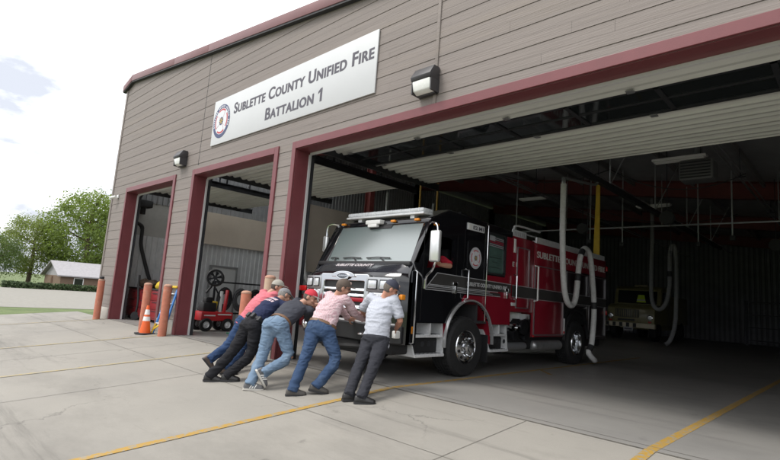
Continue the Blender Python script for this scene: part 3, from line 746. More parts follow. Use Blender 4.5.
mb = MB(); mb.box(-7.9,-5.65,.3,9.0,.42,.72,.05); mb.box(-7.3,-6.3,.18,.45,.38,.6,.04); mb.tube([(-7.6,.2,.5),(-6.9,.16,.45),(-6.2,.2,.5)], .05, 8); mb.build('chassis', mat('chassis_black', (.012,.012,.013), .7), fe)
mb = MB(); mb.box(-8.33,-8.10,.33,.47,1.36,1.47,.02); mb.build('side_beacon', REDL, fe)
mb = MB(); mb.box(-8.12,-8.0,.36,.44,1.39,1.43); mb.build('beacon_bracket', STEEL, fe)
# driver's side furniture: mirrors, rails, handles
def mirror(x, y, z, s, q=.27):
    mb = MB(); mb.box(x-.37*q,x+.37*q,y-.05,y+.045,z-q,z+q,.035,3); m = mb.build('mirror', mat('mirror_shell', (.70,.71,.70), .18, .55), fe)
    mb = MB(); mb.box(x-.31*q,x+.31*q,y+.047,y+.052,z-q+.03,z+q-.03); mb.build('mirror_glass', GLASSD, m)
    mb = MB(); mb.tube([(x+s*.02,y+.02,z+q-.02),(x,y+.02,z+.36),(x-s*.12,y+.05,z+.42),(x-s*.24,y+.12,z+.40)], .02, 8, smooth=3)
    mb.build('mirror_arm', CHROME, m); mb = MB(); mb.tube([(x,y+.02,z-q+.01),(x-s*.06,y+.03,z-.40),(x-s*.2,y+.05,z-.52),(x-s*.23,y+.06,z-.72)], .02, 8, smooth=3); mb.build('mirror_arm', CHROME, m)
mirror(-5.26,.80,2.26,1); mirror(-8.20,.82,2.36,-1,.17)
def rail(pts, name='grab_rail', r=.017, m=None): mb = MB(); mb.tube(pts, r, 8); return mb.build(name, m or CHROME, fe)
def vrail(y, z0, z1, d=.075, r=.017, m=None): return rail([(XS,y,z0),(XS+d,y,z0+.02),(XS+d,y,z1-.02),(XS,y,z1)], r=r, m=m)
vrail(.60,.62,1.83,.05,.013); vrail(2.05,1.42,1.98); vrail(2.72,1.0,2.93,.03,.011); vrail(3.83,1.50,2.02); vrail(4.74,1.50,2.30,.09,.019, WHITEM)
for y in (1.72, 3.52):
    mb = MB(); mb.box(XS,XS+.03,y-.07,y+.07,1.63,1.71,.01); mb.box(XS,XS+.045,y-.02,y+.03,1.50,1.64,.01); mb.build('door_handle', CHROME, fe)
groove = mat('panel_gap', (.004,.004,.005), .9)
mb = MB()
for y, a, b in ((.80,1.0,2.6),(1.76,1.42,2.6),(1.98,1.45,2.72),(2.70,1.42,2.75)): mb.box(XS-.001,XS+.0015,y-.006,y+.006,a,b)
mb.build('door_gap', groove, fe, smooth=False)
emblem(fe, (XS+.0085, 2.34, 2.22), (0,1,0), (0,0,1), .21, .95, True)
mb = MB(); mb.box(XS,XS+.02,2.02,2.60,2.74,2.87,.006); pl = mb.build('number_plate', mat('plate_white', (.62,.63,.65), .4), fe)
lettering('E2 M1', INK, pl, (XS+.021,2.20,2.765), (0,1,0), (0,0,1), .36, .07, bold=.03)
mb = MB(); mb.box(XS+.001,XS+.024,2.04,2.14,2.75,2.86,.004); mb.build('plate_lamp', WHITEM, pl)
# side stripe: dark band between silver lines, slanted at the front
def stripe(y0, y1): return [(y0+.0,1.545),(y1,1.55),(y1,1.80),(y0+.34,1.835)]
BAND = mat('stripe_charcoal', (.045,.043,.042), .45)
mb = MB(); mb.plate([[(.98,1.63),(3.715,1.62),(3.715,1.80),(1.19,1.835)]], (XS,0,0), (0,1,0), (0,0,1), .004, .007)
mb.plate([[(.90,1.545),(3.3,1.535),(3.3,1.59),(.94,1.60)]], (XS,0,0), (0,1,0), (0,0,1), .004, .007)
sb = mb.build('side_stripe', BAND, fe, smooth=False)
mb = MB()
def line(a, b, w=.012): mb.bar((XS+.008,a[0],a[1]), (XS+.008,b[0],b[1]), .004, w, (0,0,1))
line((1.19,1.838),(3.715,1.803)); line((.98,1.626),(3.2,1.612)); line((.91,1.604),(2.9,1.59)); line((.87,1.535),(3.3,1.525)); line((.87,1.535),(1.19,1.838)); line((.93,1.57),(3.0,1.56),.008)
mb.build('silver_line', SILVER, sb, smooth=False)
lettering('SUBLETTE COUNTY UNIFIED FIRE', WHITE, sb, (XS+.0075,2.10,1.675), (0,1,0), (0,0,1), 1.45, .075, bold=.02)
# steps and fenders
def step(y0, y1, z0, z1, nm='step'):
    mb = MB(); mb.box(XS-.42,XS+.02,y0,y1,z0,z0+.05,.01); mb.box(XS-.42,XS-.36,y0,y1,z0+.05,z1); mb.box(XS-.40,XS-.03,y0+.05,y1,(z0+z1)/2+.04,(z0+z1)/2+.09,.008)
    mb.hexa([(XS-.36,y1-.02,z0+.05),(XS+.0,y1-.02,z0+.05),(XS+.0,y1,z0+.05),(XS-.36,y1,z0+.05),(XS-.36,y1-.02,z1),(XS-.05,y1-.02,z1),(XS-.05,y1,z1),(XS-.36,y1,z1)])
    mb.hexa([(XS-.36,y0,z0+.05),(XS+.0,y0,z0+.05),(XS+.0,y0+.02,z0+.05),(XS-.36,y0+.02,z0+.05),(XS-.36,y0,z1),(XS-.20,y0,z1),(XS-.20,y0+.02,z1),(XS-.36,y0+.02,z1)])
    mb.box(XS-.30,XS-.0,(y0+y1)/2-.01,(y0+y1)/2+.01,(z0+z1)/2+.09,z1)
    s = mb.build(nm, ALU, fe, smooth=False)
    mb = MB()
    for zz, q in (((z0+z1)/2+.09, .0), (z0+.05, .03)):
        for k in range(7):
            y = y0+.08+k*(y1-y0-.14)/6; mb.box(XS-.33,XS-.06+q,y-.012,y+.012,zz,zz+.006)
    for k in range(3): mb.cyl((XS-.002+.003,y0+.2+.17*k,(z0+z1)/2-.06), (XS+.004,y0+.2+.17*k,(z0+z1)/2-.06), .045, seg=14)
    mb.build('tread', STEEL, s, smooth=False); return s
step(.70,1.50,.39,.955); step(2.98,3.68,.42,.955)
mb = MB(); mb.box(XS-.02,XS+.012,.60,.66,.78,.90,.008); mb.build('side_reflector', AMBER, fe)
for far in (0, 1):
    mb = MB(); n = len(ARC); sgn = 1 if not far else -1; x = XS if not far else XO
    arc = [(2.26+.76*math.cos(R(a)), .6+.79*math.sin(R(a))) for a in range(184, -8, -6)]
    mb.loft([[(x+sgn*.045,y,z),(x+sgn*.05,2.26+(y-2.26)*1.035,.6+(z-.6)*1.035),(x-sgn*.002,2.26+(y-2.26)*1.05,.6+(z-.6)*1.05),(x-sgn*.01,y,z)] for y, z in arc])
    mb.build('fender', mat('fender_steel', (.68,.68,.69), .25, .7), fe)
    mb = MB()
    for y, z in []: pass
    mb.loft([[(x-sgn*.02,y,z),(x-sgn*.55,y,z),(x-sgn*.55,y*1.0,z+.02),(x-sgn*.02,y,z+.02)] for y, z in arc]); mb.build('wheel_well', REDP, fe)
    mb = MB(); mb.box(x-sgn*.02,x-sgn*.5,2.93,2.95,.22,.75); mb.build('mud_flap', BLACKM, fe)
# wheels
def wheel(x, y, s, r=.545, w=.38, front=True):
    """s=+1: outer face towards +x"""
    mb = MB()
    prof = [(.30,.0),(.32,.02),(r*.80,.035),(r*.93,.03),(r*.985,-.01),(r,-.03)]
    for k in range(5):
        h = -.03-(w-.06)*(k+.5)/5
        prof += [(r,h+.028),(r-.014,h+.024),(r-.014,h+.012),(r,h+.008)]
    prof += [(r,-w+.03),(r*.985,-w+.01),(r*.93,-w-.03),(.30,-w)]
    c = (x, y, r); ax = (s, 0, 0)
    t = thing_part('wheel', c)
    mb.lathe(c, ax, prof, 48)
    # tread lugs
    for k in range(44):
        a = 2*math.pi*k/44
        for h0, h1 in ((-.03,-.13),(-w+.03,-w+.13)):
            p0 = V((x+s*h0, y+(r+.003)*math.cos(a), r+(r+.003)*math.sin(a))); p1 = V((x+s*h1, y+(r+.003)*math.cos(a+.05), r+(r+.003)*math.sin(a+.05)))
            mb.bar(p0, p1, .035, .012, (0, math.cos(a), math.sin(a)))
    mb.build('tyre', RUBBER, t)
    mb = MB()
    d = .05 if front else -.13
    mb.lathe(c, ax, [(.31,.012),(.30,.03),(.285,.02),(.275,-.03),(.262,d-.04),(.20,d-.01),(.17,d),(.13,d+.005),(.125,d+.05),(.09,d+.07),(.085,d+.10),(.05,d+.115),(0,d+.118)], 40)
    mb.lathe(c, ax, [(.30,-w),(.31,-w+.02),(.26,-.1),(.24,d-.06),(0,d-.05)], 32)
    rm = mb.build('rim', mat('polished_rim', (.70,.71,.73), .16, 1.), t)
    mb = MB(); 
    for k in range(10):
        a = 2*math.pi*k/10; q = V((x, y+.165*math.cos(a), r+.165*math.sin(a)))
        mb.cyl(q+V((s*(d-.005),0,0)), q+V((s*(d+.05),0,0)), .021, .015, 8)
    mb.build('lug_nut', CHROME, rm)
    mb = MB()
    for k in range(10):
        a = 2*math.pi*(k+.5)/10; q = V((x, y+.225*math.cos(a), r+.225*math.sin(a)))
        mb.cyl(q+V((s*(d-.03),0,0)), q+V((s*(d-.012),0,0)), .030, seg=12)
    mb.build('hand_hole', groove, rm)
    return t
def thing_part(name, loc):
    o = bpy.data.objects.new(name, None); COL.objects.link(o); o.parent = fe; o.location = V(loc)-fe.location; o.empty_display_size = .1; return o
wheel(XS+.02,2.12,1); wheel(XO-.02,2.12,-1); wheel(XS-.01,7.05,1,front=False,w=.30); wheel(XO+.01,7.05,-1,front=False,w=.30)
mb = MB(); mb.cyl((XO+.3,7.05,.545),(XS-.3,7.05,.545),.14); mb.cyl((XO+.3,2.12,.545),(XS-.3,2.12,.545),.09); mb.build('axle', mat('chassis_black',(0,0,0)), fe)
# ---- pump module and body
mb = MB(); mb.box(XO+.02,XS-.02,3.76,4.74,1.24,2.86,.015); mb.box(XO+.02,XS-.30,3.76,4.74,.6,1.24); mb.build('pump_house', REDP, fe)
mb = MB(); mb.box(XO+.02,XS-.02,4.75,6.33,.70,2.84,.02); mb.box(XO+.02,XS-.02,6.33,9.05,2.36,2.84,.02); mb.build('body', REDP, fe)
DKR = mat('rear_near_black', (.018,.010,.013), .3, coat=.5)  # near-black from the rear wheel back, below the red upper body
mb = MB(); mb.box(XO+.02,XS-.02,6.332,7.78,1.42,2.358,.01); mb.box(XO+.02,XS-.02,7.78,9.05,.62,2.358,.01); mb.build('rear_body', DKR, fe)
mb = MB(); mb.box(XO+.05,XS-.06,6.33,7.78,1.0,1.42); mb.build('rear_wheel_well', mat('chassis_black',(0,0,0)), fe)
# pump panel: steel plate, gauges, ports
mb = MB(); mb.box(XS-.295,XS-.28,3.80,4.70,.60,1.22); pp = mb.build('pump_panel', mat('pump_panel_steel', (.55,.55,.56), .4, .3, var=(5,.2)), fe, smooth=False)
mb = MB()
for y, z, r in ((3.97,1.08,.07),(4.17,1.08,.07),(3.93,.84,.055)): mb.cyl((XS-.28,y,z),(XS-.24,y,z),r,seg=18)
mb.build('gauge', mat('gauge_face', (.6,.6,.58), .3), pp)
mb = MB(); mb.lathe((XS-.28,4.32,.92),(1,0,0),[(0,0),(.17,0),(.17,.16),(.12,.2),(.12,.24),(.16,.25),(.16,.31),(0,.32)],24); mb.lathe((XS-.28,4.5,.72),(1,0,0),[(0,0),(.09,0),(.09,.2),(.11,.21),(.11,.28),(0,.29)],20); mb.lathe((XS-.28,4.02,.74),(1,0,0),[(0,0),(.08,0),(.08,.2),(.1,.21),(.1,.27),(0,.28)],20)
mb.build('intake_port', mat('port_black', (.03,.03,.034), .3, .6), pp)
mb = MB(); mb.lathe((XS-.28,4.12,.90),(1,0,0),[(0,0),(.07,0),(.07,.15),(.09,.16),(.09,.23),(.03,.24),(.03,.30),(0,.30)],20); mb.box(XS-.28,XS-.02,4.60,4.66,.66,1.2); mb.build('discharge_valve', CHROME, pp)
mb = MB(); mb.cyl((XS-.16,3.76,.50),(XS-.16,4.62,.50),.085,seg=20); mb.build('air_tank', mat('tank_grey', (.35,.36,.38), .35, .6), fe)
mb = MB(); mb.cyl((XS-.14,5.0,.50),(XS-.10,6.22,.50),.115,.115,20); mb.sph((XS-.14,5.0,.50),(.11,.06,.11)); mb.build('exhaust_muffler', mat('muffler_grey', (.42,.42,.43), .38, .7, var=(6,.2)), fe)
# doors and trim of the body
def bdoor(y0, y1, z0, z1, name='compartment_door'):
    mb = MB(); mb.box(XS-.02,XS-.006,y0,y1,z0,z1,.004); d = mb.build(name, DKR if y0 > 6.3 else REDP, fe)
    mb = MB(); t = .022
    mb.box(XS-.02,XS+.002,y0-t,y0-.001,z0-t,z1+t); mb.box(XS-.02,XS+.002,y1+.001,y1+t,z0-t,z1+t); mb.box(XS-.02,XS+.002,y0,y1,z1+.001,z1+t); mb.box(XS-.02,XS+.002,y0,y1,z0-t,z0-.001)
    mb.build('trim', mat('door_trim_alu', (.42,.40,.42), .35, .8), d, smooth=False); return d
bdoor(4.80,6.26,.76,2.30); bdoor(7.86,8.98,.72,2.30); bdoor(6.45,7.7,1.5,2.30)
bdoor(3.98,4.48,1.34,2.62,'pump_door')
mb = MB(); mb.plate([[(3.77,1.56),(9.03,1.52),(9.03,1.74),(3.77,1.79)]], (XS,0,0), (0,1,0), (0,0,1), -.004, .0045); bs = mb.build('body_stripe', BAND, fe, smooth=False)
mb = MB(); mb.bar((XS+.005,3.77,1.80),(XS+.005,9.03,1.75),.004,.012); mb.bar((XS+.005,3.77,1.55),(XS+.005,9.03,1.51),.004,.010); mb.build('silver_line', SILVER, bs, smooth=False)
lettering('SUBLETTE COUNTY UNIFIED FIRE', mat('body_letters', (.62,.62,.60), .45), fe, (XS-.018,4.86,2.50), (0,1,0), (0,0,1), 4.1, .155, bold=.018, ext=.004)
mb = MB(); mb.box(XS-.02,XS+.006,3.80,3.88,2.50,2.80,.01); mb.build('scene_light', WHITEM, fe)
lettering('E 11', mat('body_letters',(0,0,0)), fe, (XS-.017,3.70+.08,2.20), (0,1,0), (0,0,1), .26, .10, bold=.02, ext=.004)
mb = MB(); mb.box(XS-.02,XS+.01,3.76,3.94,1.36,1.43,.006); mb.box(XS-.02,XS+.012,6.30,6.36,.76,1.15,.01); mb.build('side_marker', mat('marker_clear', (.6,.58,.58), .2), fe)
mb = MB(); mb.box(XS-.01,XS+.02,6.28,6.33,.78,.84,.008); mb.box(XS-.01,XS+.02,4.73,4.78,.70,.75,.008); mb.box(XS-.01,XS+.03,8.99,9.06,2.55,2.68,.01); mb.box(XS-.01,XS+.03,8.99,9.06,1.3,1.42,.01); mb.build('red_marker', REDL, fe)
# fenderette over the rear wheel
mb = MB(); arc = [(7.05+.70*math.cos(R(a)), .60+.74*math.sin(R(a))) for a in range(178, 0, -6)]
mb.loft([[(XS+.03,y,z),(XS+.03,7.05+(y-7.05)*1.04,.6+(z-.6)*1.04),(XS-.04,7.05+(y-7.05)*1.04,.6+(z-.6)*1.04),(XS-.04,y,z)] for y, z in arc]); mb.build('fender', BLACKM, fe)
# top of the body: hose bed rails, deck gun, white board, vent pipes
mb = MB(); mb.box(XO+.05,XO+.09,4.9,9.0,2.84,3.0); mb.box(XS-.09,XS-.05,4.9,9.0,2.84,2.98); mb.box(XO+.1,XS-.1,4.9,8.9,2.84,2.90)
mb.tube([(XS-.2,4.1,2.86),(XS-.2,4.1,3.08),(XS-.2,4.3,3.16),(XS-.2,5.3,3.16)], .025, 8, smooth=3); mb.tube([(XS-.5,4.9,2.9),(XS-.5,4.9,3.1),(XS-.5,8.7,3.1),(XS-.5,8.9,2.9)], .02, 8)
mb.build('hose_bed_rail', ALU, fe)
mb = MB(); mb.cyl((-6.7,4.3,2.86),(-6.7,4.3,3.1),.09); mb.tube([(-6.7,4.3,3.1),(-6.7,4.2,3.25),(-6.7,3.9,3.3),(-6.7,3.4,3.36)], [.07,.07,.055,.04], 10, smooth=3); mb.build('deck_gun', STEEL, fe)
mb = MB(); mb.box(XS-.10,XS-.08,3.84,4.45,2.87,3.02,.004); rb = mb.build('roof_board', mat('plate_white',(0,0,0)), fe)
mb = MB()
for k in range(6): mb.box(XS-.079,XS-.076,3.92+k*.08,3.96+k*.08,2.90,2.985)
mb.build('board_mark', EGREY, rb, smooth=False)

# ================================================================== PEOPLE
def fuse(mb, voxel, smooth=4, wr=None, seed=0):
    """one continuous skin round the gathered volumes; wr=(amplitude, scale) adds cloth folds"""
    bm = mb.bm; bmesh.ops.recalc_face_normals(bm, faces=bm.faces)
    me = bpy.data.meshes.new('tmp'); bm.to_mesh(me); bm.free()
    o = bpy.data.objects.new('tmp', me); COL.objects.link(o)
    m = o.modifiers.new('r', 'REMESH'); m.mode = 'VOXEL'; m.voxel_size = voxel
    s = o.modifiers.new('s', 'SMOOTH'); s.factor = .5; s.iterations = smooth
    dg = bpy.context.evaluated_depsgraph_get()
    out = bpy.data.meshes.new_from_object(o.evaluated_get(dg))
    bpy.data.objects.remove(o); bpy.data.meshes.remove(me)
    if wr:
        amp, sc = wr; off = V((seed*3.7, seed*1.3, seed*2.1))
        nn = [v.normal.copy() for v in out.vertices]
        for v, n in zip(out.vertices, nn):
            p = v.co*sc+off
            q = V((p.x*.6+p.z*.5, p.y*.6-p.z*.5, p.z*1.5))
            k = noise.noise(q); k2 = noise.noise(q*2.6+V((9,4,1))); k3 = noise.noise(q*.45+V((2,7,5)))
            v.co += n*amp*((1-abs(k)*3.)*(.55+k3)+.8*(.6-abs(k2)*2.4)*(.6-k3))
    return out
def place(me, name, m, root, smooth=True):
    me.name = name; me.transform(Matrix.Translation(-world_loc(root)))
    me.materials.clear(); me.materials.append(m)
    me.shade_smooth()
    o = bpy.data.objects.new(name, me); COL.objects.link(o); o.parent = root; return o
def ell_ring(c, a, b, n=20): return [c+a*math.cos(2*math.pi*i/n)+b*math.sin(2*math.pi*i/n) for i in range(n)]

def figure(P, label, cfg, group='men pushing the fire engine'):
    S = 1.07
    P = {k: V(v) for k, v in P.items()}
    mid = (P['hipL']+P['hipR'])/2
    t = (P['neck']-mid).normalized(); L = (P['neck']-mid).length
    def orth(v): v = v-t*v.dot(t); return v.normalized()
    rs = orth(P['shR']-P['shL']); rh = orth(P['hipR']-P['hipL'])
    f = t.cross(rs).normalized()
    fw = V(cfg.get('facing', (0, 1, 0)))
    if f.dot(fw) < 0: f = -f
    ax, ay = (P['ankL'].x+P['ankR'].x)/2, (P['ankL'].y+P['ankR'].y)/2
    root = thing('person', cfg.get('base', (ax, ay, gz(ax, ay))), label, 'person', group)
    hf = V(cfg['look']).normalized(); h = P['head']
    hu = (h-P['neck']).normalized()*.5+V((0,0,.6)); hu = (hu-hf*hu.dot(hf)).normalized(); hr = hf.cross(hu).normalized()
    HM = Matrix((hr, hf, hu)).transposed()
    hs = S*1.04
    def hp(x, y, z): return h+(hr*x+hf*y+hu*z)*hs
    fat = cfg.get('fat', 1.)
    # --- body: head, neck, trunk, limbs and hands in one continuous skin
    mb = MB()
    mb.sph(hp(0,-.008,.025), (.076*hs,.096*hs,.100*hs), 20, HM); mb.sph(hp(0,.022,-.055), (.056*hs,.066*hs,.062*hs), 16, HM)
    mb.sph(hp(0,.075,-.090), (.026*hs,.022*hs,.022*hs), 10, HM)
    mb.tube([hp(0,.088,.028), hp(0,.112,-.018), hp(0,.092,-.026)], [.008,.015,.012], 8)
    for s in (-1, 1):
        mb.sph(hp(s*.079,-.012,-.005), (.012*hs,.024*hs,.034*hs), 10, HM)
        mb.sph(hp(s*.034,.082,.034), (.026*hs,.012*hs,.008*hs), 8, HM); mb.sph(hp(s*.045,.06,-.03), (.022*hs,.026*hs,.02*hs), 8, HM)
    mb.tube([hp(0,.086,-.056), hp(0,.09,-.06)], .014, 8)
    mb.tube([P['neck']-t*.06, P['neck']+(h-P['neck'])*.35, hp(0,-.02,-.04)], [.07,.058*S,.056*S], 14)
    body_rings = [(-.02,.13,.09),(.3,.12,.085),(.7,.15,.09),(.93,.12,.07),(1.02,.05,.05)]
    mb.loft([ell_ring(mid+t*L*s, (rh*(1-s)+rs*s)*a, f*b) for s, a, b in body_rings])
    for s in 'LR':
        sh, el, wr = P['sh'+s], P['el'+s], P['wr'+s]
        mb.tube([sh-rs*(.02 if s == 'R' else -.02), sh*.5+el*.5, el, el*.6+wr*.4, wr], [.055*S,.050*S,.043*S,.044*S,.029*S], 14)
        mb.tube([P['neck']-t*.03, sh], [.06,.055], 12)
        mb.tube([P['hip'+s], P['kne'+s], P['kne'+s]*.65+P['ank'+s]*.35, P['ank'+s]], [.08,.056,.055,.04], 12)
        hand(mb, el, wr, s, V(cfg.get('push', (0, 1, 0))), S)
    body = place(fuse(mb, .0095, 3), 'body', mat(cfg.get('skin', 'skin'), cfg.get('skin_c', (.42,.225,.155)), .55, var=(9,.12)), root)
    e = MB()
    for s in (-1, 1): e.sph(hp(s*.032,.086,.012), .0105*hs, 8)
    e.build('eye', mat('eye_dark', (.03,.022,.02), .2), root)
    e = MB(); e.tube([hp(-.024,.083,-.058), hp(0,.098,-.057), hp(.024,.083,-.058)], .005, 6, smooth=3); e.build('mouth', mat('lips', (.30,.11,.09), .5), root)
    # --- hair
    hm = MB(); hm.sph(hp(0,-.016,.018), (.081*hs,.098*hs,.100*hs), 22, HM)
    bmesh.ops.bisect_plane(hm.bm, geom=hm.bm.verts[:]+hm.bm.edges[:]+hm.bm.faces[:], plane_co=hp(0,.028,.03), plane_no=(hf-hu*.55).normalized(), clear_outer=True)
    bmesh.ops.bisect_plane(hm.bm, geom=hm.bm.verts[:]+hm.bm.edges[:]+hm.bm.faces[:], plane_co=hp(0,-.06,-.065), plane_no=-hu, clear_outer=True)
    hc = cfg['hair']; hm.build('hair', mat('hair_%d' % int(hc[0]*1000), hc, .8, var=(40,.4), bump=(120,.5)), root)
    # --- cap
    if cfg.get('cap'):
        cm = mat(cfg['cap'][0], cfg['cap'][1], .8, var=(8,.1), bump=(150,.1))
        c = MB(); c.sph(hp(0,-.006,.035), (.086*hs,.106*hs,.098*hs), 28, HM)
        bmesh.ops.bisect_plane(c.bm, geom=c.bm.verts[:]+c.bm.edges[:]+c.bm.faces[:], plane_co=hp(0,0,.038), plane_no=(-hu+hf*.04).normalized(), clear_outer=True)
        c.sph(hp(0,-.006,.134), .008, 8); cap = c.build('cap', cm, root)
        c = MB(); top = []; bot = []
        for k in range(13):
            a = R(-62+124*k/12+90); x = .083*math.cos(a)*1.0; y = .10*math.sin(a)
            top.append((x, y*1.0-.004)); bot.append((x*1.02, y+.075*math.sin(R(180*k/12))**.7))
        for i in range(12):
            q = []
            for (x, y) in (top[i], top[i+1], bot[i+1], bot[i]):
                q.append(hp(x, y, .047-.9*x*x*8*.25-.15*(y-.09)))
            c.hexa([q[0],q[1],q[2],q[3]]+[p+hu*.006 for p in q])
        c.build('brim', mat(cfg.get('brim', cfg['cap'])[0], cfg.get('brim', cfg['cap'])[1], .8), cap)
        if cfg.get('cap_patch'):
            c = MB(); c.sph(hp(0,.078,.082), (.035*hs,.022*hs,.026*hs), 10, HM); c.build('cap_patch', mat('cap_patch', cfg['cap_patch'], .7, var=(30,.3)), cap)
    if cfg.get('glasses'):
        g = MB()
        for s in (-1, 1):
            g.tube([hp(s*.034+.024*math.cos(R(a)), .098-.012*abs(math.cos(R(a)))*s*0, .012+.02*math.sin(R(a))) for a in range(0, 361, 30)], .003, 5)
            g.tube([hp(s*.058,.098,.018), hp(s*.08,.05,.016), hp(s*.083,-.01,.012)], .003, 5)
        g.tube([hp(-.012,.1,.016), hp(.012,.1,.016)], .003, 5); g.build('glasses', BLACKM, root)
    # --- shirt
    s0 = cfg.get('hem', -.10); tucked = s0 > 0
    mb = MB()
    prof = [(-.14,.178,.132),(0,.176,.135),(.22,.166,.128),(.45,.172,.128),(.68,.186,.128),(.86,.178,.112),(.97,.118,.088),(1.04,.075,.07)]
    rings = []
    ss = [s0]+[p[0] for p in prof if p[0] > s0+.03]
    for s in ss:
        for (a0, w0, d0), (a1, w1, d1) in zip(prof, prof[1:]):
            if a0 <= s <= a1:
                k = (s-a0)/(a1-a0); w = w0+(w1-w0)*k; d = d0+(d1-d0)*k; break
        bow = math.sin(min(1, max(0, s))*math.pi)*.035
        belly = fat*(1 if s < .6 else 1+(fat-1)*.4) if s < .6 else 1+(fat-1)*.5
        c = mid+t*L*s-f*bow+f*(.02 if s < .5 else 0)*(fat-1)*5
        kk = min(1, max(0, s)); lat = (rh*(1-kk)+rs*kk).normalized()
        flare = 1.03 if (s == s0 and not tucked) else (.95 if s < .2 and tucked else 1)
        rings.append(ell_ring(c, lat*w*S*belly*flare, f*d*S*belly*flare, 28))
    mb.loft(rings)
    for s in 'LR':
        sh, el, wr = P['sh'+s], P['el'+s], P['wr'+s]
        mb.tube([P['neck']-t*.06, sh-t*.01], [.085,.072*S], 14); mb.sph(sh, .074*S, 14)
        if cfg.get('long'):
            mb.tube([sh, sh*.5+el*.5, el, el*.5+wr*.5, el*.06+wr*.94], [.076*S,.070*S,.064*S,.057*S,.046*S], 16)
        else: mb.tube([sh, sh*.5+el*.5, sh*.12+el*.88], [.076*S,.073*S,.072*S], 16)
    sm = fuse(mb, .011, 4, (.011, 8.), seed=int(abs(ax*10)))
    bvh = BVHTree.FromPolygons([v.co.copy() for v in sm.vertices], [p.vertices[:] for p in sm.polygons])
    shirt = place(sm, cfg.get('shirt_name', 'shirt'), cfg['shirt'], root)
    # collar
    c = MB(); pn = P['neck']+t*.015; nd = (h-P['neck']).normalized()
    c.loft([ell_ring(pn-nd*.012, rs*.078, f*.072, 24), ell_ring(pn+nd*.028, rs*.069, f*.066, 24), ell_ring(pn+nd*.026, rs*.062, f*.06, 24), ell_ring(pn-nd*.012, rs*.066, f*.062, 24)], cap=False)
    c.build('collar', cfg['shirt'], shirt)
    # --- trousers
    mb = MB()
    mb.loft([ell_ring(mid+t*L*s-f*b, rh*w*S*fat, f*d*S*fat, 26) for s, w, d, b in ((.20 if tucked else .12,.170,.132,.012),(.10,.176,.138,.012),(0,.178,.138,.012),(-.10,.165,.125,.01),(-.19,.10,.10,0))])
    bc = cfg.get('leg', 1.)
    for s in 'LR':
        hip, kn, an = P['hip'+s], P['kne'+s], P['ank'+s]
        mb.sph(hip-f*.028-t*.02, .108*S, 16)
        low = an+(an-kn).normalized()*.035
        mb.tube([hip, hip*.5+kn*.5, kn*.85+hip*.15, kn*.8+an*.2, kn*.35+an*.65, low], [.112*S,.094*S*bc,.080*S*bc,.076*S*bc,.070*S*bc,.070*S*bc], 18)
    tm = fuse(mb, .011, 4, (.012, 7.5), seed=int(abs(ay*17)))
    trou = place(tm, cfg.get('trouser_name', 'trousers'), cfg['trousers'], root)
    # --- belt, buckle-less from behind, and what hangs on it
    if cfg.get('belt'):
        b = MB(); c0 = mid+t*L*.17-f*.012; lat = rh
        a, d = .178*S*fat, .141*S*fat
        b.loft([ell_ring(c0-t*.02, lat*a, f*d, 32), ell_ring(c0+t*.022, lat*a, f*d, 32), ell_ring(c0+t*.022, lat*(a-.02), f*(d-.02), 32), ell_ring(c0-t*.02, lat*(a-.02), f*(d-.02), 32), ell_ring(c0-t*.02, lat*a, f*d, 32)], cap=False)
        bl = b.build('belt', mat(cfg['belt'][0], cfg['belt'][1], .5, var=(20,.15)), root)
        if cfg.get('duty'):
            b = MB()
            for ang in (-150, -110, -70, -30):
                q = c0+lat*(a+.01)*math.cos(R(ang))+f*(d+.01)*math.sin(R(ang)); b.bar(q-t*.05, q+t*.035, .065, .05, f, .008)
            b.build('belt_pouch', BLACKM, bl)
    if cfg.get('pockets'):
        tb = BVHTree.FromPolygons([v.co+world_loc(root) for v in trou.data.vertices], [p.vertices[:] for p in trou.data.polygons])
        pk = MB()
        for s in (-1, 1):
            c0 = mid+rh*s*.085*S+t*L*.02
            G = []
            for j in range(6):
                row = []
                for i in range(6):
                    w = .055*(1 if j > 0 else .55); q = c0+rh*(-w+2*w*i/5)+t*(-.075+.13*j/5)
                    loc, n, _, _ = tb.ray_cast(q-f*.6, f)
                    row.append(pk.bm.verts.new((loc-f*.0045) if loc else q-f*.17))
                G.append(row)
            for j in range(5):
                for i in range(5): pk.face([G[j][i],G[j][i+1],G[j+1][i+1],G[j+1][i]])
        pk.build('back_pocket', cfg['trousers'], trou)
    # --- shoes
    for s in 'LR':
        an = P['ank'+s]; kn = P['kne'+s]
        pitch = cfg.get('pitch'+s, 4); yaw = cfg.get('toe'+s, 0)
        d0 = V((math.sin(R(yaw))*1., math.cos(R(yaw)), 0)); d0 = (fw*d0.y+V((fw.y,-fw.x,0))*d0.x).normalized()
        d0 = (d0+V((0,0,SLOPE*d0.y*.9 if not cfg.get('base') else 0))).normalized()
        lat = d0.cross(V((0,0,1))).normalized(); up = lat.cross(d0)
        fd = d0*math.cos(R(pitch))-up*math.sin(R(pitch)); u = up*math.cos(R(pitch))+d0*math.sin(R(pitch))
        sole = an-u*.085*S
        def sring(x, w, hgt, z0=0.):
            w *= S; c = sole+fd*x*S
            return [c-lat*w+u*z0, c-lat*w*1.04+u*(z0+hgt*.35), c-lat*w*.8+u*(z0+hgt*.75), c-lat*w*.3+u*(z0+hgt), c+lat*w*.3+u*(z0+hgt), c+lat*w*.8+u*(z0+hgt*.75), c+lat*w*1.04+u*(z0+hgt*.35), c+lat*w+u*z0]
        sec = [(-.085,.018,.05),(-.078,.034,.075),(-.04,.039,.105),(.02,.041,.105),(.07,.047,.078),(.12,.050,.060),(.16,.042,.050),(.182,.022,.035)]
        mb = MB(); mb.loft([sring(x, w, hh*S, .018) for x, w, hh in sec]); mb.tube([an-u*.02, an+(kn-an).normalized()*.07], [.05*S,.05*S], 14)
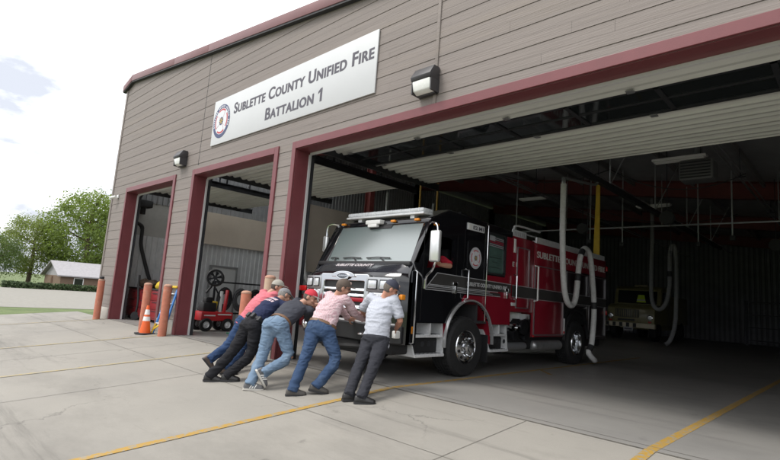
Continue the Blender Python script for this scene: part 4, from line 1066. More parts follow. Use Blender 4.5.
        sh_ = place(fuse(mb, .009, 3), 'shoe', cfg['shoes'], root)
        mb = MB(); mb.loft([[sole+fd*x*S-lat*(w+.004)*S, sole+fd*x*S+lat*(w+.004)*S, sole+fd*x*S+lat*(w+.004)*S+u*.026, sole+fd*x*S-lat*(w+.004)*S+u*.026] for x, w, hh in [(-.09,.022,0)]+sec[1:-1]+[(.187,.02,0)]])
        mb.build('sole', cfg.get('sole', BLACKM), sh_)
        if cfg.get('shoe_stripe'):
            for q in (-1, 1):
                mb = MB()
                for k in range(3):
                    a = sole+fd*(.0+.03*k)*S+lat*q*.047*S+u*.03; b = sole+fd*(.03+.03*k)*S+lat*q*.043*S+u*.085; mb.bar(a, b, .006, .014, u)
                mb.build('shoe_stripe', cfg['shoe_stripe'], sh_)
    return root, bvh, dict(mid=mid, t=t, L=L, r=rs, f=f)

def hand(mb, el, wr, s, push, S):
    d = (wr-el).normalized(); sg = 1 if s == 'R' else -1
    hd = (d*.75+V((0,0,.42))+push*.2).normalized()
    pn = (push-hd*push.dot(hd)); pn = pn.normalized() if pn.length > .05 else V((0,0,-1))
    lat = hd.cross(pn).normalized()          # towards the thumb for one hand
    inn = lat if lat.dot(push.cross(V((0,0,1)))*-sg) > 0 else -lat   # thumb side points to the middle
    mb.tube([wr-d*.01, wr+hd*.03], [.029*S,.03*S], 12)
    M3 = Matrix((lat, hd, pn)).transposed()
    mb.sph(wr+hd*.058, (.043*S,.056*S,.019*S), 14, M3)
    for k, ln in enumerate((.072,.082,.077,.058)):
        b = wr+hd*.095*S+inn*(.030-.020*k)*S
        sp = inn*(.012-.009*k)
        mb.tube([b-hd*.02, b+(hd*.45+sp)*ln, b+(hd*.8+sp)*ln+pn*.012, b+(hd*.98+sp)*ln+pn*.03], [.0105,.0100,.0095,.0085], 8)
    b = wr+hd*.03+inn*.032
    mb.tube([b, b+inn*.03+hd*.02, b+inn*.048+hd*.05, b+inn*.052+hd*.075+pn*.01], [.015,.0125,.0115,.009], 8)

def decal(bvh, info, rects, m, root, name, off=.005):
    """marks printed on the back of a shirt, laid on its surface; rects in (across, up) metres from between the shoulders"""
    mb = MB(); o = info['mid']+info['t']*info['L']*.80; r, t, f = info['r'], info['t'], info['f']
    for x0, y0, x1, y1 in rects:
        n = 5; G = []
        for j in range(3):
            row = []
            for i in range(n):
                q = o+r*(x0+(x1-x0)*i/(n-1))+t*(y0+(y1-y0)*j/2)
                loc, nn, _, _ = bvh.ray_cast(q-f*.6, f)
                row.append(mb.bm.verts.new(loc-f*off) if loc else None)
            G.append(row)
        for j in range(2):
            for i in range(n-1):
                q = [G[j][i],G[j][i+1],G[j+1][i+1],G[j+1][i]]
                if all(q): mb.face(q)
    mb.build(name, m, root, smooth=False)

def cloth(name, c, var=.12, rough=.9, sc=5):
    return mat(name, c, rough, spec=.2, var=(sc, var), bump=(220, .18))
def denim(name, c, fade):
    return mat(name, c, .9, spec=.2, var=(260, .25), dirt=(fade, 3.2, .8), bump=(300, .2))
def gingham(name, base, line_c, scale):
    m = bpy.data.materials.new(name); m.use_nodes = True; nt = m.node_tree; N = nt.nodes; L = nt.links
    b = N['Principled BSDF']; b.inputs['Roughness'].default_value = .9; b.inputs['Specular IOR Level'].default_value = .2
    tc = N.new('ShaderNodeTexCoord'); f = None
    outs = []
    for rot in ((0,0,0), (0, R(90), 0), (0,0,R(90))):
        mp = N.new('ShaderNodeMapping'); mp.inputs['Rotation'].default_value = (rot[0]+.45, rot[1], rot[2]+.3); L.new(tc.outputs['Object'], mp.inputs[0])
        w = N.new('ShaderNodeTexWave'); w.inputs['Scale'].default_value = scale; w.inputs['Distortion'].default_value = .6; w.inputs['Detail'].default_value = 1; L.new(mp.outputs[0], w.inputs['Vector'])
        r = N.new('ShaderNodeMapRange'); r.inputs['From Min'].default_value = .55; r.inputs['From Max'].default_value = .85; L.new(w.outputs['Fac'], r.inputs['Value']); outs.append(r.outputs[0])
    ad = N.new('ShaderNodeMath'); ad.operation = 'ADD'; L.new(outs[0], ad.inputs[0]); L.new(outs[1], ad.inputs[1])
    ad2 = N.new('ShaderNodeMath'); ad2.operation = 'ADD'; L.new(ad.outputs[0], ad2.inputs[0]); L.new(outs[2], ad2.inputs[1])
    mu = N.new('ShaderNodeMath'); mu.operation = 'MULTIPLY'; mu.inputs[1].default_value = .42; mu.use_clamp = True; L.new(ad2.outputs[0], mu.inputs[0])
    mx = N.new('ShaderNodeMix'); mx.data_type = 'RGBA'; mx.inputs['A'].default_value = (*base,1); mx.inputs['B'].default_value = (*line_c,1); L.new(mu.outputs[0], mx.inputs['Factor']); L.new(mx.outputs['Result'], b.inputs['Base Color'])
    return m
LEATHER = mat('belt_leather', (.13,.065,.03), .5)
BOOT = mat('black_boot', (.014,.013,.013), .45, var=(20,.3)); BROWN = mat('brown_boot', (.065,.045,.035), .6, var=(20,.3))
POSES = {'P5': {'ankL': [-5.156, -0.994, 0.02], 'ankR': [-4.957, -0.953, 0.013], 'kneL': [-5.331, -0.694, 0.331], 'kneR': [-5.099, -0.643, 0.335], 'hipL': [-5.434, -0.406, 0.693], 'hipR': [-5.232, -0.348, 0.686], 'neck': [-5.381, -0.255, 1.297], 'shL': [-5.583, -0.292, 1.317], 'shR': [-5.194, -0.181, 1.314], 'elL': [-5.843, -0.222, 1.124], 'elR': [-5.11, -0.118, 1.008], 'wrL': [-5.99, 0.011, 1.028], 'wrR': [-5.317, 0.03, 0.877], 'head': [-5.264, -0.211, 1.476]}, 'P4': {'ankL': [-5.915, -1.372, -0.028], 'ankR': [-5.763, -1.075, 0.031], 'kneL': [-6.002, -1.139, 0.382], 'kneR': [-5.741, -0.744, 0.36], 'hipL': [-6.155, -0.895, 0.767], 'hipR': [-5.969, -0.796, 0.765], 'neck': [-6.161, -0.528, 1.282], 'shL': [-6.36, -0.49, 1.307], 'shR': [-5.963, -0.493, 1.269], 'elL': [-6.371, -0.23, 1.101], 'elR': [-6.002, -0.243, 1.063], 'wrL': [-6.41, 0.01, 0.936], 'wrR': [-6.036, 0.023, 0.957], 'head': [-6.029, -0.493, 1.448]}, 'P3': {'ankL': [-6.591, -1.638, -0.037], 'ankR': [-6.479, -1.501, 0.126], 'kneL': [-6.746, -1.382, 0.317], 'kneR': [-6.458, -1.078, 0.326], 'hipL': [-6.778, -1.27, 0.774], 'hipR': [-6.579, -1.204, 0.763], 'neck': [-6.804, -0.741, 1.115], 'shL': [-7.003, -0.671, 1.156], 'shR': [-6.648, -0.642, 1.034], 'elL': [-7.002, -0.331, 1.123], 'elR': [-6.913, -0.45, 0.892], 'wrL': [-7.0, -0.022, 1.114], 'wrR': [-7.03, -0.143, 0.903], 'head': [-6.683, -0.622, 1.247]}, 'P2': {'ankL': [-7.481, -1.807, -0.051], 'ankR': [-7.305, -1.613, -0.03], 'kneL': [-7.39, -1.525, 0.297], 'kneR': [-7.131, -1.334, 0.282], 'hipL': [-7.318, -1.331, 0.72], 'hipR': [-7.111, -1.312, 0.738], 'neck': [-7.202, -0.899, 1.156], 'shL': [-7.405, -0.867, 1.132], 'shR': [-7.007, -0.889, 1.085], 'elL': [-7.48, -0.536, 0.989], 'elR': [-6.896, -0.545, 0.98], 'wrL': [-7.481, -0.132, 0.972], 'wrR': [-6.897, -0.134, 0.967], 'head': [-7.285, -0.718, 1.238]}, 'P1': {'ankL': [-8.152, -1.492, 0.092], 'ankR': [-7.762, -1.393, -0.011], 'kneL': [-8.296, -1.101, 0.291], 'kneR': [-7.951, -1.045, 0.232], 'hipL': [-8.258, -0.883, 0.705], 'hipR': [-8.058, -0.852, 0.657], 'neck': [-8.001, -0.589, 1.231], 'shL': [-8.198, -0.557, 1.255], 'shR': [-7.801, -0.574, 1.234], 'elL': [-8.178, -0.267, 1.108], 'elR': [-7.927, -0.287, 1.134], 'wrL': [-8.176, 0.024, 1.103], 'wrR': [-7.927, 0.012, 1.124], 'head': [-7.907, -0.454, 1.383]}}
JB = denim('jeans_blue', (.034,.060,.118), (.085,.125,.195)); JL = denim('jeans_light', (.135,.195,.275), (.27,.34,.41)); JD = denim('jeans_dark', (.026,.050,.112), (.06,.10,.21))
figure(POSES['P5'], 'man in pale grey T-shirt and charcoal trousers pushing at the bumper corner', dict(look=(.42,.80,-.45), hair=(.12,.10,.085), cap=('cap_navy', (.035,.038,.06)), cap_patch=(.35,.25,.22),
    shirt=gingham('pale_grey_check', (.47,.49,.545), (.40,.42,.48), 17.), trousers=denim('charcoal_trousers', (.030,.031,.038), (.055,.057,.066)), shoes=BOOT, hem=-.13, fat=1.10, toeL=25, toeR=42, leg=.97, skin='skin_red', skin_c=(.46,.22,.15)))
figure(POSES['P4'], 'man in pink and white checked shirt, dark cap and blue jeans pushing the truck', dict(look=(.50,.82,-.22), hair=(.10,.075,.06), cap=('cap_brown', (.10,.075,.06)), cap_patch=(.45,.40,.34), glasses=True,
    shirt=gingham('check_shirt', (.62,.52,.53), (.44,.23,.27), 20.), trousers=JB, shoes=mat('dark_shoe', (.06,.055,.05), .6), belt=('belt_leather', (.13,.065,.03)), hem=.12, fat=1.08, long=True, pitchR=14, toeL=28, toeR=30, pockets=True))
figure(POSES['P3'], 'man in charcoal shirt, red cap and light blue jeans bent low against the bumper', dict(look=(.80,.55,-.30), hair=(.09,.07,.06), cap=('cap_red', (.50,.03,.05)), brim=('brim_grey', (.30,.29,.28)),
    shirt=cloth('charcoal_tee', (.052,.055,.068)), trousers=JL, shoes=mat('grey_sneaker', (.11,.11,.115), .7, var=(25,.3)), sole=mat('pale_sole', (.48,.46,.42), .8), shoe_stripe=WHITEM, belt=('belt_leather', (.13,.065,.03)), hem=.10, fat=1.08, pitchR=62, toeL=35, toeR=20, pockets=True))
r2, b2, i2 = figure(POSES['P2'], 'man in navy printed T-shirt and black duty trousers stretched out behind the red cap', dict(look=(.15,.90,-.42), hair=(.20,.19,.18), cap=('cap_grey', (.20,.20,.21)),
    shirt=cloth('navy_tee', (.020,.026,.062)), trousers=cloth('black_duty_cloth', (.016,.016,.019)), shoes=BOOT, belt=('duty_belt', (.012,.012,.013)), duty=True, hem=.10, fat=1.0, pitchL=6, toeL=35, toeR=38))
decal(b2, i2, [(-.13+.045*k,.035,-.095+.045*k,.085) for k in range(6)]+[(-.10+.05*k,-.035,-.065+.05*k,.012) for k in range(5)], mat('shirt_print', (.55,.42,.46), .7, var=(60,.3)), r2, 'back_print')
figure(POSES['P1'], 'man in salmon pink shirt and grey cap, farthest left of the pushing men', dict(look=(.62,.76,-.15), hair=(.07,.055,.045), cap=('cap_stone', (.33,.31,.27)),
    shirt=cloth('salmon_shirt', (.56,.155,.185)), trousers=JD, shoes=BROWN, hem=-.10, fat=1.04, pitchL=52, toeL=20, toeR=30, belt=None))
# the man at the wheel, only his red shirt and forearm in the window
D = dict(ankL=(-6.12,1.0,1.13), ankR=(-5.86,1.0,1.13), kneL=(-6.13,1.12,1.60), kneR=(-5.84,1.12,1.60), hipL=(-6.03,1.62,1.58), hipR=(-5.83,1.62,1.58), neck=(-5.88,1.60,2.14), shL=(-6.07,1.60,2.10), shR=(-5.67,1.54,2.10), elL=(-6.15,1.32,1.92), elR=(-5.46,1.50,1.985), wrL=(-6.1,1.10,1.97), wrR=(-5.47,1.20,1.985), head=(-5.87,1.55,2.37))
figure(D, 'driver in a red shirt resting a forearm in the cab window', dict(look=(.25,-.95,0), facing=(0,-1,0), push=(0,-1,-.2), hair=(.07,.055,.045), base=(-5.95,1.6,1.42), cap=('cap_navy', (.035,.038,.06)),
    shirt=cloth('red_tee', (.42,.02,.04)), trousers=JD, shoes=BOOT, hem=-.05), group=None)

# ================================================================== BOLLARDS, CONE, LADDER
def bollard(loc, label, h, m, cap):
    t = thing('bollard', loc, label, 'bollard', 'steel bollards beside the bay doors')
    mb = MB(); mb.lathe((0,0,-.08),(0,0,1),[(0,0),(.103,0),(.103,h+.03),(.10,h+.055),(0,h+.06)],28); mb.build('post', m, t, local=True)
    mb = MB(); mb.lathe((0,0,h-.022),(0,0,1),[(.1045,0),(.105,.012),(.096,.034),(.06,.055),(0,.062)],28); mb.build('cap', cap, t, local=True)
    return t
CAPO = mat('faded_cap', (.42,.24,.17), .8, var=(8,.15))
b1 = bollard((-18.22,-.33,gz(0,-.33)), 'orange bollard at the far left end of the station', 1.27, ORANGE, CAPO)
for x, y, lb in ((-14.22,-.36,'orange bollard beside the traffic cone, right of the first bay door'), (-13.0,-.33,'orange bollard standing in front of the blue stepladder'), (-9.13,-.36,'orange bollard behind the salmon shirted man, right of the middle bay door')):
    c = copy_tree(b1); c.location = (x, y, gz(0,y)); c['label'] = lb; c.rotation_euler = (0,0,x*7)
bollard((-8.42,-.30,gz(0,-.3)), 'tall sun bleached tan bollard at the left jamb of the wide bay', 1.60, mat('bleached_tan', (.44,.33,.235), .8, var=(5,.15), dirt=((.42,.17,.10),3,.5)), CAPO)
mb = MB(); mb.box(-.05,.05,-.05,.05,0,.1,.015); mb.cyl((0,-.05,.05),(0,-.075,.05),.03); k = mb.build('lock_box', STEEL, None, local=True); k.location = (-18.20,-.33,1.29+gz(0,-.33)); tag(k, 'small dark box fixed on top of the far left bollard', 'lock box')
cn = thing('traffic_cone', (-13.66,-.50,gz(0,-.52)), 'orange traffic cone with white reflective bands between two bollards', 'traffic cone', rz=.3)
CO = mat('cone_orange', (.72,.115,.02), .5, var=(4,.06))
mb = MB(); mb.plate([rect(-.19,-.19,.19,.19,.06)], (0,0,.0), (1,0,0), (0,1,0), 0, .035, .01); mb.build('base', BLACKM, cn, local=True)
def cr(z): return .135-(.135-.032)*(z-.03)/.70
mb = MB(); mb.lathe((0,0,0),(0,0,1),[(.135,.03),(.135,.034),(cr(.72),.72),(.03,.735),(.022,.735),(.022,.70)],32); bd = mb.build('cone', CO, cn, local=True)
for z0, z1 in ((.34,.45),(.50,.63)):
    mb = MB(); mb.lathe((0,0,0),(0,0,1),[(cr(z0)+.002,z0),(cr(z1)+.002,z1)],32); mb.build('reflective_band', WHITEM, bd, local=True)
ld = thing('step_ladder', (-13.33,-.02,gz(0,-.02)), 'blue fibreglass stepladder with yellow top and feet against the clapboards', 'ladder', rz=R(4))
BLUE = mat('ladder_blue', (.03,.17,.47), .5, var=(6,.08))
mb = MB()
for s in (-1, 1): mb.bar((s*.27,-.30,.0),(s*.19,0,1.20),.034,.07,(1,0,0),.004)
mb.build('front_rail', BLUE, ld, local=True)
mb = MB()
for s in (-1, 1): mb.bar((s*.25,-.02,.0),(s*.18,.03,1.18),.024,.05,(1,0,0),.004)
mb.build('rear_rail', BLUE, ld, local=True)
mb = MB()
for k in range(4):
    z = .26+k*.26; w = .25-.09*z/1.2; y = -.30*(1-z/1.2); mb.box(-w,w,y-.045,y+.045,z-.012,z+.012,.004)
mb.box(-.2,.2,.02,.04,.3,.33); mb.box(-.18,.18,.03,.05,.75,.78)
mb.build('tread', ALU, ld, local=True)
mb = MB(); mb.box(-.23,.23,-.07,.07,1.19,1.25,.02); mb.build('top_cap', YELLOW, ld, local=True)
mb = MB()
for s in (-1, 1): mb.bar((s*.276,-.315,-.0),(s*.254,-.24,.26),.036,.075,(1,0,0),.006)
mb.bar((-.24,-.30,.10),(.05,-.22,.30),.02,.05,(1,0,0)); mb.build('foot', YELLOW, ld, local=True)

# ================================================================== LEFT BAYS
REDC = mat('cabinet_red', (.23,.018,.022), .4, var=(2,.1))
tc_ = thing('tool_chest', (-17.5,1.15,0), 'long red tool chest inside the first bay', 'tool chest')
mb = MB(); mb.box(-18.95,-16.0,.80,1.5,.10,1.04,.02); mb.build('cabinet', REDC, tc_)
mb = MB(); mb.box(-18.97,-15.98,.76,1.52,1.041,1.08,.01); mb.build('worktop', BLACKM, tc_)
for r_ in range(3):
    for c_ in range(3):
        mb = MB(); mb.box(-18.9+.96*c_,-17.98+.96*c_,.775,.798,.16+.28*r_,.41+.28*r_,.006); dw = mb.build('drawer', REDC, tc_)
        mb = MB(); mb.box(-18.65+.96*c_,-18.22+.96*c_,.755,.774,.37+.28*r_,.39+.28*r_); mb.build('handle', STEEL, dw)
for x in (-18.8,-16.15):
    for y in (.9,1.4): mb = MB(); mb.cyl((x-.03,y,.05),(x+.03,y,.05),.05); mb.build('caster', BLACKM, tc_)
yb = thing('equipment_bag', (-16.75,1.12,1.08), 'yellow equipment bag lying on the red tool chest', 'bag')
mb = MB(); mb.sph((0,0,.13),(.42,.22,.17),20); mb.box(-.36,.36,-.19,.19,.0,.14,.06,3); o_ = place(fuse(mb,.02,3,(.012,6.),3),'bag_body',mat('bag_yellow',(.62,.44,.03),.8,bump=(60,.3)),yb); o_.data.transform(Matrix.Translation(world_loc(yb)))
mb = MB()
for s in (-.14,.14): mb.tube([(-.2,s,.2),(-.1,s*.6,.34),(.1,s*.6,.34),(.2,s,.2)],.016,6,smooth=4)
mb.build('handle', BLACKM, yb, local=True)
gb = thing('gear_pile', (-18.0,1.12,1.08), 'dark folded turnout gear on the red tool chest', 'gear')
mb = MB(); mb.sph((0,0,.1),(.3,.25,.14)); mb.sph((.2,.05,.16),(.2,.2,.12)); mb.sph((-.2,-.1,.14),(.15,.2,.16)); o_ = place(fuse(mb,.02,3,(.03,6.),5),'clothing',mat('turnout_brown',(.07,.045,.03),.9,bump=(50,.4)),gb); o_.data.transform(Matrix.Translation(world_loc(gb)))
def hose(name, pts, r, m, label, group=None, cuffs=(), n=14, cat='hose'):
    p0 = V(pts[0]); t = thing(name, p0, label, cat, group)
    P, q = catmull([V(p) for p in pts], [r]*len(pts), n)
    # resample evenly so that the ribs keep one pitch
    d = [0]
    for a, b in zip(P, P[1:]): d.append(d[-1]+(b-a).length)
    N = max(8, int(d[-1]/(r*.42))); Q = []; j = 0
    for i in range(N+1):
        s = d[-1]*i/N
        while j < len(d)-2 and d[j+1] < s: j += 1
        k = (s-d[j])/max(1e-6, d[j+1]-d[j]); Q.append(P[j].lerp(P[j+1], k))
    mb = MB(); mb.tube(Q, [r*(1.0 if i % 2 else .955) for i in range(len(Q))], 12); mb.build('tube', m, t, angle=60)
    for c in cuffs:
        i = int(c*(len(Q)-1)); mb = MB(); mb.tube(Q[max(0,i-3):i+4], r*1.09, 12); mb.build('clamp', BLACKM, t)
    return t
BLKH = mat('black_hose', (.025,.025,.027), .6)
hose('wall_hose', [(-18.9,.75,3.35),(-18.95,.95,3.2),(-18.98,1.0,2.6),(-18.97,1.2,2.0),(-18.95,1.45,1.35)], .065, BLKH, 'thick black hose hanging down the liner of the first bay', cuffs=(.1,))
mb = MB(); mb.box(-19.2,-18.75,.7,1.15,3.95,4.2,.02); mb.cyl((-18.97,.9,4.0),(-18.97,.9,3.7),.09); ob = mb.build('unit_heater', BLACKM, None); tag(ob, 'dark box heater high in the first bay corner', 'heater')
hose('door_chain', [(-17.9,.75,.25),(-17.85,.75,.6),(-17.9,.72,1.1),(-17.88,.7,1.5)], .035, BLKH, 'dark bundled hose hanging at the left jamb of the first bay')
mb = MB(); mb.lathe((-17.86,.72,.14),(.9,-.4,0),[(0,-.04),(.13,-.04),(.14,0),(.13,.04),(0,.04)],20); ob = mb.build('hose_reel', BLACKM, None); tag(ob, 'small dark reel on the floor at the first door jamb', 'reel')
# ---- blower cart
bl = thing('blower_cart', (-14.15,1.6,0), 'red wheeled blower cart with a round black fan on a mast', 'blower')
RD = mat('cart_red', (.48,.022,.028), .4, var=(4,.08))
mb = MB(); mb.box(-14.5,-13.95,1.12,2.12,.30,.56,.03); mb.build('chassis', RD, bl)
mb = MB(); mb.box(-13.948,-13.94,1.2,1.55,.44,.475); mb.box(-13.948,-13.94,1.62,2.06,.475,.51); mb.build('side_flash', WHITEM, bl)
for y in (1.28,1.95):
    for x, s in ((-13.94,1),(-14.50,-1)):
        wt = bpy.data.objects.new('wheel', None); COL.objects.link(wt); wt.parent = bl; wt.location = V((x,y,.19))-bl.location
        mb = MB(); mb.lathe((x,y,.19),(s,0,0),[(.10,0),(.11,.05),(.17,.055),(.19,.03),(.19,-.06),(.17,-.08),(.10,-.08)],28); mb.build('tyre', RUBBER, wt)
        mb = MB(); mb.lathe((x,y,.19),(s,0,0),[(.105,.02),(.09,.04),(.05,.02),(.03,.06),(0,.06)],24); mb.build('rim', ALU, wt)
mb = MB(); mb.bar((-14.05,1.72,.55),(-14.05,1.72,1.18),.06,.10,(1,0,0),.01); mb.build('mast', WHITEM, bl)
mb = MB(); mb.bar((-14.05,1.86,.55),(-14.05,1.90,1.22),.05,.13,(1,0,0),.01); mb.build('guard_plate', RD, bl)
mb = MB(); mb.box(-14.4,-14.05,1.2,1.62,.56,.82,.04); mb.box(-14.32,-14.1,1.28,1.5,.82,.98,.03); mb.tube([(-14.2,1.3,1.1),(-14.2,1.45,1.3),(-14.2,1.5,1.45)],.035,8); mb.tube([(-14.0,1.6,.6),(-14.0,1.65,1.0),(-14.02,1.5,1.25)],.025,6); mb.build('engine', BLACKM, bl)
mb = MB(); fc = V((-14.12,1.50,1.56)); ax = V((.8,-.55,.12))
mb.lathe(fc, ax, [(.22,-.12),(.25,-.1),(.25,.1),(.22,.12),(.20,.1),(.20,-.1),(.22,-.12)], 32); fn = mb.build('fan_shroud', BLACKM, bl)
mb = MB(); u_, w_, d_ = frame_of(ax)
for k in range(6):
    a = k*math.pi/3; v1 = u_*math.cos(a)+w_*math.sin(a); v2 = u_*math.cos(a+.5)+w_*math.sin(a+.5); mb.hexa([fc+v1*.05-d_*.03,fc+v1*.19-d_*.04,fc+v2*.19+d_*.03,fc+v2*.05+d_*.02]+[p+d_*.008 for p in (fc+v1*.05-d_*.03,fc+v1*.19-d_*.04,fc+v2*.19+d_*.03,fc+v2*.05+d_*.02)])
mb.cyl(fc-d_*.06,fc+d_*.06,.06); mb.build('fan_blade', STEEL, fn)
mb = MB()
for r_ in (.07,.11,.15,.19): mb.tube([fc+d_*.115+(u_*math.cos(R(a))+w_*math.sin(R(a)))*r_ for a in range(0,361,15)],.005,5)
for k in range(8): a = k*math.pi/4; mb.cyl(fc+d_*.115,fc+d_*.115+(u_*math.cos(a)+w_*math.sin(a))*.215,.004,seg=5)
mb.build('guard', STEEL, fn)
# dark machinery beside the cart
gn = thing('generator', (-15.1,1.0,0), 'black portable generator beside the red blower cart', 'generator')
mb = MB(); mb.tube([(-15.5,.6,.12),(-15.5,.6,.62),(-15.5,1.2,.62),(-15.5,1.2,.12),(-15.5,.6,.12)],.02,6); mb.tube([(-14.75,.6,.12),(-14.75,.6,.62),(-14.75,1.2,.62),(-14.75,1.2,.12),(-14.75,.6,.12)],.02,6); mb.build('frame', STEEL, gn)
mb = MB(); mb.box(-15.45,-14.8,.65,1.15,.15,.45,.05); mb.cyl((-15.4,.9,.52),(-14.85,.9,.52),.1); mb.build('engine', BLACKM, gn)
mb = MB(); mb.lathe((-14.72,.65,.12),(1,0,0),[(0,0),(.12,0),(.12,.07),(0,.08)],20); mb.lathe((-15.58,.65,.12),(1,0,0),[(0,0),(.12,0),(.12,.07),(0,.08)],20); mb.build('wheel', RUBBER, gn)
# racks, hoses and a cabinet against the left wall, seen through the middle door
rk = thing('hose_rack', (-17.6,4.3,0), 'dark rack of coiled hoses against the grey liner', 'rack')
mb = MB()
for y in (3.3,5.6): mb.box(-17.62,-17.56,y-.03,y+.03,0,1.5)
mb.box(-17.62,-17.56,3.3,5.6,1.44,1.5); mb.box(-17.62,-17.56,3.3,5.6,.3,.36); mb.build('frame', STEEL, rk)
for i, y in enumerate((3.7,4.35,5.0)):
    mb = MB()
    for q in range(5): mb.tube([(-17.52+.03*(q%2),y+(.30-.035*q)*math.cos(R(a)),.85+(.42-.05*q)*math.sin(R(a))) for a in range(0,361,20)],.03,6)
    mb.build('coil', mat('coil_grey',(.09,.09,.095),.7) if i == 1 else BLKH, rk)
rc = thing('parts_cabinet', (-15.6,6.6,0), 'low red parts cabinet in the middle bay behind the pushing men', 'cabinet')
mb = MB(); mb.box(-16.3,-14.9,6.2,7.0,.05,1.25,.02); mb.build('cabinet', REDC, rc)
for k in range(4): mb = MB(); mb.box(-16.25,-14.95,6.17,6.198,.12+.27*k,.35+.27*k,.005); mb.build('drawer', REDC, rc)
hose('loop_hose', [(-16.2,6.2,3.4),(-16.2,6.22,2.6),(-16.15,6.3,1.95),(-16.05,6.55,1.65),(-15.95,6.85,1.8),(-15.9,7.0,2.4),(-15.9,7.05,3.4)], .07, HOSEM, 'pale exhaust hose hanging in a loop in the middle bay', 'exhaust hoses hanging from the roof')
hose('floor_hose', [(-13.2,1.55,.03),(-13.0,1.75,.03),(-12.5,2.0,.03),(-12.1,1.9,.03),(-11.6,2.3,.03)], .018, mat('green_hose',(.03,.22,.12),.5), 'thin green hose lying on the floor beside the blower cart')
# yellow pack by the door
mb = MB(); mb.box(-.2,.2,-.15,.15,0,.3,.05,3); ob = mb.build('fuel_can', YELLOW, None, local=True); ob.location = (-16.3,2.6,.5); tag(ob, 'yellow container on a shelf behind the blower cart', 'container')
sh = thing('shelf', (-16.3,2.6,0), 'low dark shelf carrying a yellow container', 'shelf')
mb = MB(); mb.box(-16.8,-15.8,2.35,2.85,.46,.5); mb.build('board', STEEL, sh)
mb = MB()
for x in (-16.75,-15.85):
    for y in (2.4,2.8): mb.box(x-.02,x+.02,y-.02,y+.02,0,.46)
mb.build('leg', STEEL, sh)

# ================================================================== MAIN BAY
g_ = 'exhaust hoses hanging from the roof'
hz = hose('exhaust_hose', [(-5.1,5.24,4.28),(-5.1,5.24,3.9),(-5.1,5.24,3.3),(-5.1,5.32,2.26),(-5.1,5.5,1.65),(-5.1,5.8,1.47),(-5.1,6.05,1.7),(-5.1,6.2,2.5),(-5.1,6.4,2.85),(-5.1,6.62,2.9),(-5.1,6.84,2.75),(-5.1,7.02,2.2),(-5.1,7.16,1.41),(-5.12,7.1,.6),(-5.15,6.98,.36),(-5.1,7.2,.17),(-5.2,7.5,.14)], 0.068, HOSEM, 'pale ribbed exhaust hose looping down beside the engine rear wheel', g_, cuffs=(.47,.55,.78,.91))
hose('exhaust_hose', [(-7.46,20,7.2),(-7.46,20,5),(-7.5,20,2.8),(-7.42,20,1.95),(-7.15,20,1.72),(-6.88,20,2.0),(-6.72,20,2.8),(-6.7,20,4.2),(-6.6,20,4.7),(-6.5,20.1,4.5),(-6.48,20.2,3.4),(-6.52,20.2,1.3),(-6.7,20.1,.4),(-6.9,20,.14)], .095, mat('old_hose_fabric',(.24,.24,.245),.8,var=(10,.15)), 'dim exhaust hose hanging in front of the olive truck', g_, cuffs=(.55,))
# hose boom and balancer line
t = thing('hose_boom', (-5.05,6.9,4.7), 'grey overhead rail and hanger arms carrying the pale exhaust hose', 'hose rail')
mb = MB(); mb.box(-5.12,-4.98,2.9,22,4.72,4.84); mb.build('rail', STEEL, t)
mb = MB()
for y in (4,8,12,16,20): mb.cyl((-5.05,y,4.84),(-5.05,y,roof(-5)-.2),.02,seg=8); mb.cyl((-5.05,y,4.84),(-4.4,y+.3,roof(-4.4)-.2),.015,seg=8)
mb.build('hanger', GALV, t)
mb = MB(); mb.cyl((-5.1,6.62,2.98),(-5.05,6.62,4.72),.008,seg=6); mb.build('balancer_cord', BLACKM, t)
mb = MB(); mb.tube([(-5.1,5.24,4.24),(-5.1,5.25,4.36),(-5.1,5.36,4.44),(-5.07,6.9,4.62),(-5.05,7.1,4.72)], [.05,.045,.035,.035,.035], 10, smooth=3); mb.build('elbow_pipe', GALV, t)
# yellow webbing strap
mb = MB(); mb.hexa([(-5.80,8.96,5.25),(-5.70,8.96,5.25),(-5.70,8.99,5.25),(-5.80,8.99,5.25),(-5.87,8.95,2.72),(-5.68,8.95,2.72),(-5.68,8.99,2.72),(-5.87,8.99,2.72)][4:]+[(-5.80,8.96,5.25),(-5.70,8.96,5.25),(-5.70,8.99,5.25),(-5.80,8.99,5.25)]); 
ob = mb.build('webbing_strap', mat('strap_yellow',(.50,.32,.02),.7,var=(5,.15)), None); tag(ob, 'yellow webbing strap hanging above the rear of the engine', 'strap')
t = thing('service_pipe', (-8,14,4.7), 'white service pipe running across the back of the dark bay', 'pipe')
mb = MB(); mb.cyl((-11.5,14,4.66),(11.5,14,4.62),.034,seg=10); mb.build('pipe', GALV, t)
mb = MB()
for x in (-9,-5.4,-2,2,6): mb.cyl((x,14,4.66),(x,14,roof(x)-.15),.015,seg=6)
mb.build('hanger', GALV, t)
for (x, y, z), lb in (((-6.4,16.5,5.9),'dim unlit strip light deep in the bay, above the olive truck'), ((-10.8,14.5,6.2),'unlit strip light above the rear of the fire engine'), ((-3.6,9,5.6),'unlit strip light near the right of the wide bay')):
    t = thing('strip_light', (x,y,z), lb, 'strip light', 'strip lights under the roof')
    mb = MB(); mb.box(-.65,.65,-.15,.15,0,.07,.01); mb.build('housing', WHITEM, t, local=True)
    mb = MB(); mb.cyl((-.6,-.07,-.02),(.6,-.07,-.02),.02,seg=8); mb.cyl((-.6,.07,-.02),(.6,.07,-.02),.02,seg=8); mb.build('tube', mat('unlit_tube',(.7,.7,.68),.3), t, local=True)
    mb = MB(); top = roof(x)-.2-z
    for s in (-.5,.5): mb.cyl((s,0,.07),(s,0,top),.008,seg=5)
    mb.build('chain', STEEL, t, local=True)
t = thing('unit_heater', (-3.2,9.2,5.3), 'round bodied grey unit heater under the roof at upper right', 'heater')
